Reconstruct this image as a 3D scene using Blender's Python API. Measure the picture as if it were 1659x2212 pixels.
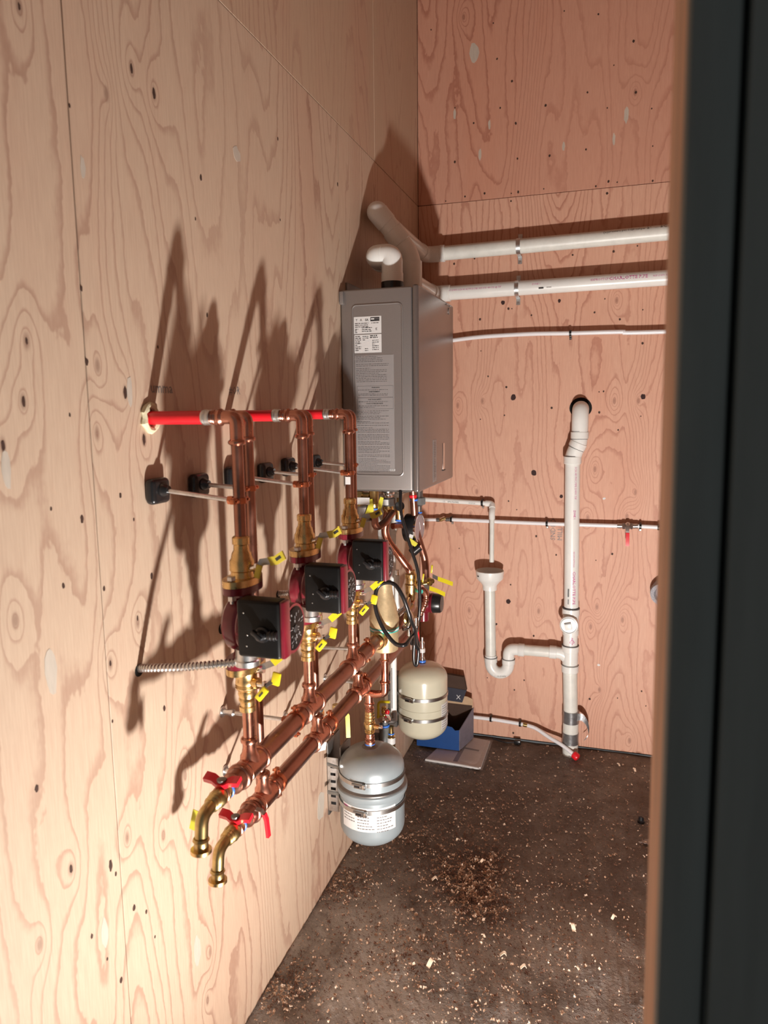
import bpy, bmesh, math, random
from mathutils import Vector, Matrix

for o in list(bpy.data.objects):
    bpy.data.objects.remove(o, do_unlink=True)
S = bpy.context.scene
COL = S.collection
V = Vector
PI = math.pi

# ------------------------------------------------------------------ camera
CAM = V((0.8452, -3.2365, 1.5507))
YAW, PITCH, ROLL = 0.305259, -0.141361, -0.011902
FPX = 1555.7
cy, sy, cp, sp = math.cos(YAW), math.sin(YAW), math.cos(PITCH), math.sin(PITCH)
fwd = V((-sy*cp, cy*cp, sp)); r0 = V((cy, sy, 0)); u0 = r0.cross(fwd)
rt = r0*math.cos(ROLL) + u0*math.sin(ROLL)
up = -r0*math.sin(ROLL) + u0*math.cos(ROLL)
cd = bpy.data.cameras.new('camera'); cam = bpy.data.objects.new('camera', cd); COL.objects.link(cam)
cam.matrix_world = Matrix(((rt.x, up.x, -fwd.x, CAM.x), (rt.y, up.y, -fwd.y, CAM.y), (rt.z, up.z, -fwd.z, CAM.z), (0, 0, 0, 1)))
cd.sensor_fit = 'VERTICAL'; cd.sensor_height = 36.0; cd.sensor_width = 27.0
cd.lens = FPX/2212*36.0
cd.clip_start = 0.02
cd.dof.use_dof = True; cd.dof.focus_distance = 2.3; cd.dof.aperture_fstop = 5.5
S.camera = cam

# ------------------------------------------------------------------ world, lamps, exposure
w = bpy.data.worlds.new('world'); S.world = w; w.use_nodes = True
w.node_tree.nodes['Background'].inputs[0].default_value = (0.95, 0.96, 0.95, 1)
w.node_tree.nodes['Background'].inputs[1].default_value = 0.13
def area(name, loc, aim, size, power, color):
    d = bpy.data.lights.new(name, 'AREA'); d.shape = 'DISK'; d.size = size; d.energy = power; d.color = color
    o = bpy.data.objects.new(name, d); COL.objects.link(o)
    o.location = loc; o.rotation_euler = (V(aim)-V(loc)).to_track_quat('-Z', 'Y').to_euler()
    return o
# work lamp standing on the floor just inside the doorway, aimed up the room
area('work_lamp_light', (0.96, -2.58, 0.04), (1.13, -1.97, 0.84), 0.085, 83, (1.0, 0.96, 0.92))
vs = S.view_settings
vs.view_transform = 'Standard'; vs.look = 'None'; vs.gamma = 1; vs.exposure = 0.0
vs.use_curve_mapping = False

# ------------------------------------------------------------------ materials
MATS = {}
class NT:
    def __init__(s, name):
        s.m = bpy.data.materials.new(name); s.m.use_nodes = True
        s.t = s.m.node_tree; s.b = s.t.nodes['Principled BSDF']; s.L = s.t.links
        MATS[name] = s.m
    def n(s, typ, **kw):
        x = s.t.nodes.new(typ)
        for k, v in kw.items(): setattr(x, k, v)
        return x
    def put(s, sock, v):
        if hasattr(v, 'is_output') or isinstance(v, bpy.types.NodeSocket): s.L.new(v, sock)
        else: sock.default_value = v
    def math(s, op, a, b=0.5, c=None, clamp=False):
        x = s.n('ShaderNodeMath', operation=op); x.use_clamp = clamp
        s.put(x.inputs[0], a); s.put(x.inputs[1], b)
        if c is not None: s.put(x.inputs[2], c)
        return x.outputs[0]
    def mix(s, f, a, b, mode='MIX'):
        x = s.n('ShaderNodeMix', data_type='RGBA', blend_type=mode)
        s.put(x.inputs[0], f); s.put(x.inputs[6], a); s.put(x.inputs[7], b)
        return x.outputs[2]
    def coord(s, sc=(1, 1, 1)):
        t = s.n('ShaderNodeTexCoord'); m = s.n('ShaderNodeMapping'); m.inputs['Scale'].default_value = sc
        s.L.new(t.outputs['Object'], m.inputs[0]); return m.outputs[0]
    def noise(s, co, scale, detail=3, rough=.5, dist=0):
        x = s.n('ShaderNodeTexNoise'); s.L.new(co, x.inputs['Vector'])
        x.inputs['Scale'].default_value = scale; x.inputs['Detail'].default_value = detail
        x.inputs['Roughness'].default_value = rough; x.inputs['Distortion'].default_value = dist
        return x.outputs[0]
    def rng(s, v, a, b, c=0, d=1, smooth=False):
        x = s.n('ShaderNodeMapRange'); x.interpolation_type = 'SMOOTHSTEP' if smooth else 'LINEAR'
        s.put(x.inputs[0], v)
        for i, q in enumerate((a, b, c, d)): x.inputs[i+1].default_value = q
        return x.outputs[0]
    def bump(s, h, st, dist=.002):
        x = s.n('ShaderNodeBump'); s.L.new(h, x.inputs['Height']); x.inputs['Strength'].default_value = st
        x.inputs['Distance'].default_value = dist; s.L.new(x.outputs[0], s.b.inputs['Normal'])

def c4(c): return (c[0], c[1], c[2], 1)
def simple(name, col, rough=.5, metal=0, var=.0, scale=40, bump=0, coat=0, sc=(1, 1, 1), rvar=.0):
    m = NT(name)
    m.b.inputs['Base Color'].default_value = c4(col); m.b.inputs['Roughness'].default_value = rough
    m.b.inputs['Metallic'].default_value = metal
    if coat: m.b.inputs['Coat Weight'].default_value = coat; m.b.inputs['Coat Roughness'].default_value = .12
    co = m.coord(sc); nz = m.noise(co, scale, 4, .6)
    f = m.rng(nz, .3, .7)
    dark = tuple(max(0, c*(1-var)) for c in col); lite = tuple(min(1, c*(1+var)) for c in col)
    m.L.new(m.mix(f, c4(dark), c4(lite)), m.b.inputs['Base Color'])
    if rvar: m.L.new(m.rng(nz, .3, .7, rough-rvar, rough+rvar), m.b.inputs['Roughness'])
    if bump: m.bump(nz, bump)
    return m.m

simple('copper', (.52, .245, .175), .28, 1, .14, 22, 0, rvar=.08)
simple('copper_worn', (.34, .165, .120), .33, 1, .22, 14, 0, rvar=.1)
simple('copper_clamp', (.52, .19, .10), .30, 1, .12, 60)
simple('brass', (.68, .48, .22), .28, 1, .12, 60, .15, rvar=.06)
simple('bronze', (.56, .43, .25), .45, .55, .10, 90, .35)
simple('old_brass', (.48, .36, .16), .30, 1, .25, 40, .1)
simple('steel', (.58, .58, .57), .28, 1, .10, 60)
simple('chrome', (.78, .78, .78), .12, 1, .04, 30)
simple('zinc', (.62, .63, .63), .34, 1, .15, 90, .2)
simple('dark_steel', (.20, .19, .18), .42, .8, .1, 60)
simple('grey_plastic', (.13, .14, .14), .42, 0, .1, 30)
simple('black_plastic', (.010, .010, .011), .30, 0, .1, 40)
simple('black_rubber', (.012, .012, .013), .26, 0, .1, 60)
simple('black_satin', (.004, .004, .004), .42, 0, .4, 25, .1)
MATS['black_satin'].node_tree.nodes['Principled BSDF'].inputs['Specular IOR Level'].default_value = .22
simple('pump_red', (.15, .008, .018), .30, 0, .18, 30, .05, coat=.3)
simple('red_tube', (.70, .012, .022), .32, 0, .05, 20)
simple('red_vinyl', (.66, .012, .025), .25, 0, .05, 20, coat=.4)
simple('yellow_vinyl', (.60, .50, .012), .35, 0, .05, 20, coat=.2)
simple('yellow_dark', (.55, .44, .04), .4, 0, .08, 20)
simple('yellow_tag', (.62, .58, .05), .55, 0, .05, 20)
simple('blue_ring', (.05, .20, .72), .35)
simple('pvc', (.78, .79, .76), .30, 0, .05, 9, coat=.25, sc=(1, 1, 1))
simple('pvc_dirty', (.70, .71, .66), .38, 0, .10, 16, .05)
simple('pex_white', (.80, .80, .82), .30, 0, .03, 9, coat=.2)
simple('primer_grey', (.10, .10, .105), .5)
simple('beige_enamel', (.55, .53, .41), .22, 0, .03, 8, coat=.6)
simple('grey_enamel', (.27, .315, .335), .36, .2, .04, 8, coat=.25)
simple('heater_paint', (.28, .26, .25), .36, .55, .03, 400)
simple('heater_front', (.24, .215, .205), .26, .7, .03, 300)
simple('label_white', (.64, .64, .63), .45, 0, .02, 20)
simple('label_clear', (.30, .285, .28), .42, .2, .03, 20)
simple('ink', (.03, .03, .03), .5)
simple('ink_soft', (.12, .11, .11), .5)
simple('ink_magenta', (.55, .10, .30), .5)
simple('ink_grey', (.16, .15, .15), .5)
simple('teal_label', (.05, .42, .36), .35)
simple('foam', (.72, .66, .45), .8, 0, .08, 90, .6)
simple('cardboard', (.50, .34, .21), .8, 0, .08, 30)
simple('cardboard_blue', (.002, .048, .20), .45, 0, .05, 30)
simple('cardboard_navy', (.014, .016, .032), .5, 0, .1, 30)
simple('cardboard_grey', (.16, .15, .19), .5, 0, .15, 30)
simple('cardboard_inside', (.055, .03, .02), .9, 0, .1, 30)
simple('paper', (.62, .60, .60), .5, 0, .05, 60)
simple('duct_tape', (.33, .34, .35), .30, .75, .2, 60, .4)
simple('hole_black', (.004, .003, .003), .9)
simple('knot_hole', (.035, .012, .010), .8, 0, .4, 200)
simple('nail_hole', (.05, .022, .014), .8, 0, .4, 200)
simple('veneer_patch', (.50, .44, .37), .6, 0, .08, 120, sc=(1, 1, .2))
simple('shaving', (.62, .40, .26), .6, 0, .25, 160)
simple('shaving_light', (.80, .62, .46), .55, 0, .2, 160)
simple('shaving_dark', (.20, .10, .06), .7, 0, .3, 160)
m = NT('debris_mix'); q = m.noise(m.coord(), 75, 1, .5); q2 = m.noise(m.coord(), 31, 1, .5)
a = m.mix(m.rng(q, .50, .56), (.40, .25, .165, 1), (.72, .56, .43, 1)); a = m.mix(m.rng(q2, .50, .54), a, (.17, .09, .06, 1))
m.L.new(a, m.b.inputs['Base Color']); m.b.inputs['Roughness'].default_value = .6
simple('insulation', (.35, .35, .38), .9, 0, .3, 200, .8)
simple('casing_green', (.15, .175, .172), .5, 0, .15, 30, .2, sc=(1, 1, .1))
simple('edge_wood', (.66, .42, .29), .65, 0, .25, 30, .2, sc=(1, 1, .15))
simple('gauge_face', (.30, .24, .26), .25, 0, .05, 30, coat=.4)
# clear bag film
m = NT('bag_film'); m.b.inputs['Base Color'].default_value = (.9, .9, .92, 1); m.b.inputs['Roughness'].default_value = .08
m.b.inputs['Alpha'].default_value = .22; m.b.inputs['Specular IOR Level'].default_value = .8
m.bump(m.noise(m.coord(), 25, 2), .5, .004)

def plywood(name, ax, base, dark, red, knots, seed, freq=9.0, line=.75, zs=.17, kstr=.34, tone=0.0):
    """rotary-cut fir veneer: contour lines of a stretched noise field, bent round the knots"""
    m = NT(name)
    tc = m.n('ShaderNodeTexCoord'); sep = m.n('ShaderNodeSeparateXYZ'); m.L.new(tc.outputs['Object'], sep.inputs[0])
    u = sep.outputs[1] if ax == 'x' else sep.outputs[0]; z = sep.outputs[2]
    cmb = m.n('ShaderNodeCombineXYZ'); m.L.new(u, cmb.inputs[0]); m.L.new(m.math('MULTIPLY', z, zs), cmb.inputs[1]); cmb.inputs[2].default_value = seed
    P = cmb.outputs[0]
    h = m.math('MULTIPLY', m.noise(P, 2.6, 1.5, .45), 2.2)
    h = m.math('ADD', h, m.math('MULTIPLY', m.noise(P, 11, 1, .5), .22))
    h = m.math('ADD', h, m.math('MULTIPLY', u, .9))
    # fine wander so that the lines look torn
    c3 = m.n('ShaderNodeCombineXYZ'); m.L.new(u, c3.inputs[0]); m.L.new(m.math('MULTIPLY', z, .5), c3.inputs[1]); c3.inputs[2].default_value = seed+3
    h = m.math('ADD', h, m.math('MULTIPLY', m.noise(c3.outputs[0], 45, 2, .6), .030))
    # knots
    ck = m.n('ShaderNodeCombineXYZ'); m.L.new(u, ck.inputs[0]); m.L.new(m.math('MULTIPLY', z, .5), ck.inputs[1])
    kd = None
    for i, (ku, kz) in enumerate(knots):
        d = m.n('ShaderNodeVectorMath', operation='DISTANCE'); m.L.new(ck.outputs[0], d.inputs[0]); d.inputs[1].default_value = (ku, kz*.5, 0)
        rr = .020+.012*((i*7) % 5)/4
        e = m.math('EXPONENT', m.math('MULTIPLY', d.outputs['Value'], -1/rr), 0)
        h = m.math('MULTIPLY_ADD', e, kstr*(1 if i % 3 else -1), h)
        kd = d.outputs['Value'] if kd is None else m.math('MINIMUM', kd, d.outputs['Value'])
    fr = m.math('FRACT', m.math('MULTIPLY', h, freq), 0)
    ln = m.rng(fr, .66, .93, 0, 1, True); ln = m.math('MULTIPLY', ln, m.rng(fr, .94, 1.0, 1, 0, True))
    # line strength varies over the sheet
    amp = m.rng(m.noise(P, 1.7, 2, .5), .35, .65, .45, 1.0)
    ln = m.math('MULTIPLY', m.math('MULTIPLY', ln, amp), line)
    broad = m.math('MULTIPLY', m.rng(m.noise(P, 3.4, 3, .55), .48, .70), .55)
    # fibres
    cf = m.n('ShaderNodeCombineXYZ'); m.L.new(u, cf.inputs[0]); m.L.new(m.math('MULTIPLY', z, .05), cf.inputs[1])
    fib = m.noise(cf.outputs[0], 260, 3, .7)
    col = m.mix(broad, c4(base), c4(red))
    col = m.mix(m.rng(fib, .35, .65, 0, .22), col, c4(dark))
    col = m.mix(ln, col, c4(dark))
    if kd is not None:
        kn = m.rng(kd, .002, .010, .55, 0, True)
        col = m.mix(kn, col, c4((dark[0]*.55, dark[1]*.5, dark[2]*.5)))
    m.L.new(col, m.b.inputs['Base Color'])
    m.b.inputs['Roughness'].default_value = .58
    m.bump(m.math('ADD', m.math('MULTIPLY', fib, .6), m.math('MULTIPLY', ln, -.5)), .18, .0015)
    return m.m

KL = [(-2.3, 2.14), (-2.037, 2.164), (-1.971, 2.147), (-2.112, 2.093), (-2.337, 1.659), (-2.353, 1.569), (-2.111, 1.587), (-2.399, 1.505), (-2.064, 1.5), (-2.181, 1.631), (-2.116, 1.157), (-2.2, 1.105), (-2.332, 0.791), (-2.186, 0.759), (-2.076, 0.697), (-2.41, 0.711), (-1.989, 0.783), (-1.928, 0.317), (-1.949, 0.211), (-2.194, 1.516), (-2.403, 1.243)]
KB = [(0.18, 1.565), (0.292, 1.583), (0.854, 1.575), (0.783, 1.285), (0.237, 0.616), (0.556, 0.636), (0.809, 0.674), (0.785, 0.582), (0.241, 1.07), (0.27, 1.175), (0.759, 1.07), (0.921, 1.082), (0.952, 1.188), (0.95, 1.574), (0.918, 0.623), (0.85, 1.988), (0.201, 3.175), (0.895, 2.789), (0.831, 0.292), (0.967, 0.068)]
LB, LD, LR = (.57, .43, .315), (.30, .155, .105), (.52, .325, .23)
BB, BD, BR = (.64, .375, .265), (.36, .135, .085), (.57, .265, .17)
plywood('plywood_left', 'x', LB, LD, LR, KL, 1.3, 14.0, .72, .15, .24)
plywood('plywood_left_end', 'x', LB, LD, LR, [(-.7, .6), (-.4, 1.2)], 7.1, 22.0, .6, .12)
plywood('plywood_left_upper', 'x', (.52, .385, .27), LD, LR, [(-.9, 3.0), (-1.6, 2.9)], 4.4, 16.0, .5, .14)
plywood('plywood_back', 'y', BB, BD, BR, KB, 2.7, 17.0, .80)
plywood('plywood_back_upper', 'y', (.58, .31, .215), BD, BR, [(0.201, 3.175), (0.895, 2.789)], 9.2, 15.0, .75)
plywood('plywood_plain', 'x', (.26, .15, .10), (.12, .06, .04), (.22, .11, .07), [], 5.5, 9.0, .6)

# floor: dark dusty concrete
m = NT('dusty_concrete')
co = m.coord()
n1 = m.noise(co, 1.6, 5, .62); n2 = m.noise(co, 7, 6, .65); n3 = m.noise(co, 55, 4, .7); n4 = m.noise(co, 3.1, 4, .6, .8)
st_ = m.n('ShaderNodeTexCoord'); sp3 = m.n('ShaderNodeSeparateXYZ'); m.L.new(st_.outputs['Object'], sp3.inputs[0])
near = m.rng(sp3.outputs[1], -.75, -1.5, 0, 1, True)      # lamplight towards the doorway, painted paler grey over the dirty concrete
a = m.mix(m.rng(n1, .40, .60), (.150, .112, .090, 1), (.270, .248, .225, 1))
a = m.mix(m.rng(n2, .42, .62, 0, .7), a, (.090, .064, .050, 1))
a = m.mix(m.math('MULTIPLY', near, m.rng(n4, .34, .58)), a, (.56, .545, .52, 1))
a = m.mix(m.rng(n4, .60, .72, 0, .45), a, (.34, .30, .25, 1))
a = m.mix(m.rng(n3, .54, .70, 0, .6), a, (.07, .05, .04, 1))
m.L.new(a, m.b.inputs['Base Color']); m.L.new(m.rng(n2, .3, .7, .75, .45), m.b.inputs['Roughness'])
m.bump(m.math('ADD', n3, m.math('MULTIPLY', n2, 1.8)), .9, .012)

# ------------------------------------------------------------------ mesh helpers
def frame(ax):
    ax = V(ax).normalized()
    t = V((0, 0, 1)) if abs(ax.z) < .9 else V((0, 1, 0))
    a = t.cross(ax).normalized(); b = ax.cross(a)
    return a, b, ax
class MB:
    def __init__(s): s.v = []; s.f = []
    def add(s, vs, fs):
        n = len(s.v); s.v += [V(p) for p in vs]; s.f += [tuple(i+n for i in f) for f in fs]; return s
    def sweep(s, pts, r, seg=14, cap=True):
        pts = [V(p) for p in pts]; n = len(pts)
        rr = r if isinstance(r, (list, tuple)) else [r]*n
        tang = []
        for i in range(n):
            a = pts[max(0, i-1)]; b = pts[min(n-1, i+1)]; tang.append((b-a).normalized())
        a, b, _ = frame(tang[0]); vs = []
        for i in range(n):
            if i:
                q = tang[i-1].rotation_difference(tang[i]); a = q @ a
            a = (a-tang[i]*a.dot(tang[i])).normalized(); b = tang[i].cross(a)
            for k in range(seg):
                t = 2*PI*k/seg; vs.append(pts[i]+(a*math.cos(t)+b*math.sin(t))*rr[i])
        fs = [(i*seg+k, i*seg+(k+1) % seg, (i+1)*seg+(k+1) % seg, (i+1)*seg+k) for i in range(n-1) for k in range(seg)]
        if cap: fs += [tuple(range(seg))[::-1], tuple((n-1)*seg+k for k in range(seg))]
        return s.add(vs, fs)
    def lathe(s, o, ax, prof, seg=24, cap=True):
        a, b, c = frame(ax); o = V(o); vs = []
        for t, r in prof:
            for k in range(seg):
                q = 2*PI*k/seg; vs.append(o+c*t+(a*math.cos(q)+b*math.sin(q))*max(r, 1e-5))
        n = len(prof)
        fs = [(i*seg+k, i*seg+(k+1) % seg, (i+1)*seg+(k+1) % seg, (i+1)*seg+k) for i in range(n-1) for k in range(seg)]
        if cap: fs += [tuple(range(seg))[::-1], tuple((n-1)*seg+k for k in range(seg))]
        return s.add(vs, fs)
    def cyl(s, o, e, r, seg=20, r2=None):
        o = V(o); e = V(e); L = (e-o).length
        ch = min(r*.12, L*.2)
        r2 = r if r2 is None else r2
        return s.lathe(o, e-o, [(0, r-ch), (ch, r), (L-ch, r2), (L, r2-ch)], seg)
    def hexa(s, o, e, r): return s.cyl(o, e, r, 6)
    def box(s, c, d, R=None, bev=0.0, seg=2):
        bm = bmesh.new(); bmesh.ops.create_cube(bm, size=1)
        for v in bm.verts: v.co = V((v.co.x*d[0], v.co.y*d[1], v.co.z*d[2]))
        if bev: bmesh.ops.bevel(bm, geom=bm.edges[:], offset=bev, segments=seg, profile=.5, affect='EDGES')
        bm.verts.index_update()
        M = R.to_matrix() if isinstance(R, __import__('mathutils').Euler) else (R or Matrix.Identity(3))
        s.add([M @ v.co+V(c) for v in bm.verts], [tuple(v.index for v in f.verts) for f in bm.faces]); bm.free(); return s
    def prism(s, poly, o, ux, uy, dep):
        """poly in the (ux, uy) plane at o, thick along ux x uy by dep"""
        o, ux, uy = V(o), V(ux).normalized(), V(uy).normalized(); un = ux.cross(uy)
        n = len(poly); A = [o+ux*p[0]+uy*p[1] for p in poly]; B = [p+un*dep for p in A]
        return s.add(A+B, [tuple(range(n))[::-1], tuple(range(n, 2*n))]+[(i, (i+1) % n, n+(i+1) % n, n+i) for i in range(n)])
    def strip(s, pts, wid, nrm, th=.001):
        """flat bent bar: centre line pts, width direction wid (vector), thickness th along the local normal"""
        pts = [V(p) for p in pts]; wv = V(wid); vs = []; n = len(pts)
        for i, p in enumerate(pts):
            t = (pts[min(n-1, i+1)]-pts[max(0, i-1)]).normalized(); nn = t.cross(wv).normalized()*th/2
            vs += [p-wv/2-nn, p+wv/2-nn, p+wv/2+nn, p-wv/2+nn]
        fs = [(4*i+k, 4*i+(k+1) % 4, 4*i+4+(k+1) % 4, 4*i+4+k) for i in range(n-1) for k in range(4)]
        fs += [(3, 2, 1, 0), tuple(4*(n-1)+k for k in range(4))]
        return s.add(vs, fs)
    def quad(s, a, b, c, d): return s.add([a, b, c, d], [(0, 1, 2, 3)])
def fillet(pts, r, n=7):
    """polyline with rounded corners"""
    pts = [V(p) for p in pts]; out = [pts[0]]
    for i in range(1, len(pts)-1):
        a, b, c = pts[i-1], pts[i], pts[i+1]
        rr = r[i-1] if isinstance(r, (list, tuple)) else r
        d1 = (a-b); d2 = (c-b); L = min(rr, d1.length*.49, d2.length*.49)
        p1 = b+d1.normalized()*L; p2 = b+d2.normalized()*L
        for k in range(n+1):
            t = k/n; out.append(p1*(1-t)**2+b*2*t*(1-t)+p2*t*t)
    out.append(pts[-1]); return out
def smoothpts(pts, n=6):
    """Catmull-Rom through the points"""
    pts = [V(p) for p in pts]; out = []
    for i in range(len(pts)-1):
        p0 = pts[max(0, i-1)]; p1 = pts[i]; p2 = pts[i+1]; p3 = pts[min(len(pts)-1, i+2)]
        for k in range(n):
            t = k/n
            out.append(.5*((2*p1)+(p2-p0)*t+(2*p0-5*p1+4*p2-p3)*t*t+(-p0+3*p1-3*p2+p3)*t**3))
    out.append(pts[-1]); return out

def wloc(o):
    p = V((0, 0, 0))
    while o: p = p+V(o.location); o = o.parent
    return p
def obj(name, mb, mat, parent=None, ang=38, flat=False):
    me = bpy.data.meshes.new(name)
    off = wloc(parent) if parent else V((0, 0, 0))
    me.from_pydata([tuple(p-off) for p in mb.v], [], mb.f)
    bm = bmesh.new(); bm.from_mesh(me); bmesh.ops.recalc_face_normals(bm, faces=bm.faces[:]); bm.to_mesh(me); bm.free()
    me.materials.append(MATS[mat])
    if not flat:
        for p in me.polygons: p.use_smooth = True
        me.set_sharp_from_angle(angle=math.radians(ang))
    me.update()
    o = bpy.data.objects.new(name, me); COL.objects.link(o)
    if parent: o.parent = parent
    return o
def part(name, mb, mat, parent, **k): return obj(name, mb, mat, parent, **k)
def thing(name, loc, label, cat, group=None):
    o = bpy.data.objects.new(name, None); COL.objects.link(o); o.location = loc
    o.empty_display_size = .02
    o['label'] = label; o['category'] = cat
    if group: o['group'] = group
    return o
def tag(o, label, cat, group=None):
    o['label'] = label; o['category'] = cat
    if group: o['group'] = group
    return o
def struct(o): o['kind'] = 'structure'; return o
def solo(name, mb, mat, loc, label, cat, group=None, **k):
    """a thing that is one mesh, origin at loc"""
    loc = V(loc); mb.v = [p-loc for p in mb.v]
    o = obj(name, mb, mat, None, **k); o.location = loc; return tag(o, label, cat, group)

_fc = {}
def text(s, size, origin, ux, uy, mat, parent, name='printed_text', cyl=None, lift=.0004, bold=0.0, sx=1.0):
    """lettering as thin mesh; origin = left of baseline; cyl=(axis point, axis dir, radius) wraps it on a pipe"""
    cu = bpy.data.curves.new('txt', 'FONT'); cu.body = s; cu.size = size; cu.extrude = 0; cu.offset = bold; cu.resolution_u = 1
    t = bpy.data.objects.new('txt', cu); COL.objects.link(t)
    dg = bpy.context.evaluated_depsgraph_get(); me = t.evaluated_get(dg).to_mesh()
    vs = [v.co.copy() for v in me.vertices]; fs = [tuple(p.vertices) for p in me.polygons]
    bpy.data.objects.remove(t, do_unlink=True); bpy.data.curves.remove(cu)
    ux = V(ux).normalized(); uy = V(uy).normalized(); un = ux.cross(uy); o = V(origin); out = []
    for v in vs:
        if cyl is None: out.append(o+ux*v.x*sx+uy*v.y+un*lift)
        else:
            ap, ad, r = V(cyl[0]), V(cyl[1]).normalized(), cyl[2]
            # start direction of the radius through origin; uy runs round the pipe
            rad = (o-ap)-ad*(o-ap).dot(ad); rad.normalize()
            q = Matrix.Rotation(v.y/r*(1 if ad.cross(rad).dot(uy) > 0 else -1), 3, ad) @ rad
            out.append(ap+ad*((o-ap).dot(ad))+ux*v.x*sx+q*(r+lift))
    b = MB(); b.add(out, fs)
    return part(name, b, mat, parent, flat=True)
def print_lines(o, ux, uy, wid, rows, pitch, hgt, seed, mat, parent, name='printed_lines', fill=.9, wmin=.003, wmax=.011, cyl=None):
    """rows of word-sized strokes too small to be read"""
    R = random.Random(seed); o, ux, uy = V(o), V(ux).normalized(), V(uy).normalized(); un = ux.cross(uy); b = MB()
    for r in range(rows):
        x = 0; end = wid*(fill if R.random() < .7 else R.uniform(.35, .9))
        while x < end:
            wd = R.uniform(wmin, wmax); wd = min(wd, end-x)
            p = o+ux*x-uy*(r*pitch)+un*.0004; hh = hgt*R.uniform(.75, 1.05)
            q = [p, p+ux*wd, p+ux*wd+uy*hh, p+uy*hh]
            if cyl:
                ap, ad, rr = V(cyl[0]), V(cyl[1]), cyl[2]
                q2 = []
                for c in q:
                    d = (c-o).dot(ux); k = Matrix.Rotation(d/rr, 3, ad)
                    base = o-ap; base = base-ad*base.dot(ad)
                    q2.append(ap+ad*(c-ap).dot(ad)+(k @ base.normalized())*(rr+.0004))
                q = q2
            b.quad(*q)
            x += wd+R.uniform(.0012, .0025)
    return part(name, b, mat, parent, flat=True)

# ------------------------------------------------------------------ the room
def wall_root(name):
    o = bpy.data.objects.new(name, None); COL.objects.link(o); return struct(o)
def sheet(u0_, u1, z0, z1, ax, mat, parent, th=.018, gap=.0022):
    c = ((u0_+u1)/2, (z0+z1)/2); d = (u1-u0_-gap, z1-z0-gap)
    if ax == 'x': b = MB().box((-th/2, c[0], c[1]), (th, d[0], d[1]), bev=.0008, seg=1)
    else: b = MB().box((c[0], th/2, c[1]), (d[0], th, d[1]), bev=.0008, seg=1)
    return part('plywood_sheet', b, mat, parent)
CEIL = 3.66
wl = wall_root('wall_left')
for a, b_, z0, z1, mt in ((-3.43, -2.21, 0, 2.438, 'plywood_left'), (-2.21, -.99, 0, 2.438, 'plywood_left'), (-.99, -.285, 0, 2.438, 'plywood_left_end'), (-.285, 0, 0, 2.438, 'plywood_left_end'),
                          (-3.05, -1.83, 2.438, CEIL, 'plywood_left_upper'), (-1.83, -.615, 2.438, CEIL, 'plywood_left_upper'), (-.615, 0, 2.438, CEIL, 'plywood_left_upper')):
    sheet(a, b_, z0, z1, 'x', mt, wl)
sheet(-3.43, -3.05, 2.438, CEIL, 'x', 'plywood_left_upper', wl)
part('wall_backing', MB().box((-.03, -1.7, CEIL/2), (.02, 3.5, CEIL)), 'hole_black', wl)
wb = wall_root('wall_back')
bw = [(0, 1.22, 0.012, 2.438, 'plywood_back'), (1.22, 2.44, .012, 2.438, 'plywood_back'), (2.44, 3.0, .012, 2.438, 'plywood_back'), (0, 1.22, 2.438, CEIL, 'plywood_back_upper'), (1.22, 2.44, 2.438, CEIL, 'plywood_back_upper'), (2.44, 3.0, 2.438, CEIL, 'plywood_back_upper')]
for a, b_, z0, z1, mt in bw: sheet(a, b_, z0, z1, 'y', mt, wb)
part('wall_backing', MB().box((1.5, .03, CEIL/2), (3.06, .02, CEIL)), 'hole_black', wb)
# knot holes, nail holes, veneer plugs
def blob(mb, c, ax, r, asp, seed, th=.0006):
    R = random.Random(seed); n = 12; pts = []
    for k in range(n):
        t = 2*PI*k/n; q = r*R.uniform(.82, 1.15); pts.append((q*math.cos(t), q*asp*math.sin(t)))
    if ax == 'x': mb.prism(pts, V(c), (0, 1, 0), (0, 0, 1), th)
    else: mb.prism(pts, V(c), (1, 0, 0), (0, 0, 1), th)
HL = [(-2.207, 2.039), (-2.209, 1.755), (-2.208, 1.636), (-2.257, 1.548), (-2.203, 1.244), (-2.246, 1.374), (-2.205, 0.998), (-2.224, 0.71), (-2.39, 0.967), (-2.003, 1.676), (-2.3, 1.272), (-2.065, 1.235), (-2.314, 1.401), (-1.816, 1.758), (-1.816, 2.041), (-1.845, 1.951), (-1.429, 2.246), (-1.0, 2.253), (-1.43, 2.046), (-2.145, 0.576), (-2.18, 0.61), (-2.123, 0.505), (-2.296, 0.639), (-2.23, 0.497), (-2.262, 0.567), (-2.143, 1.402), (-2.049, 0.958), (-2.109, 1.353)]
for i, (y, z) in enumerate(HL):
    b = MB(); blob(b, (0.0000, y, z), 'x', .0020+.0009*(i % 3), 1.7, i); part('nail_hole', b, 'nail_hole', wl)
for i, (y, z) in enumerate([(-2.3, 2.14), (-2.037, 2.164), (-1.971, 2.147), (-2.337, 1.659), (-2.353, 1.569), (-2.064, 1.5), (-2.2, 1.105), (-2.332, .791), (-2.236, .735), (-2.116, 1.165), (-2.398, 1.505), (-2.111, 1.587)]):
    b = MB(); blob(b, (0.0000, y, z), 'x', .0022+.0012*(i % 3), 2.4, 40+i); part('knot', b, 'nail_hole', wl)
for i, (y, z, a, h) in enumerate([(-2.185, 1.952, .006, .018), (-1.653, 2.137, .018, .017), (-2.098, 1.59, .008, .026), (-2.396, 1.469, .009, .03), (-2.341, 1.143, .012, .042), (-1.979, .362, .013, .036), (-1.261, .305, .03, .05), (-2.264, .621, .009, .03)]):
    b = MB(); blob(b, (0.0000, y, z), 'x', a, h/a, 70+i, .0005); part('veneer_patch', b, 'veneer_patch', wl)
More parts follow.
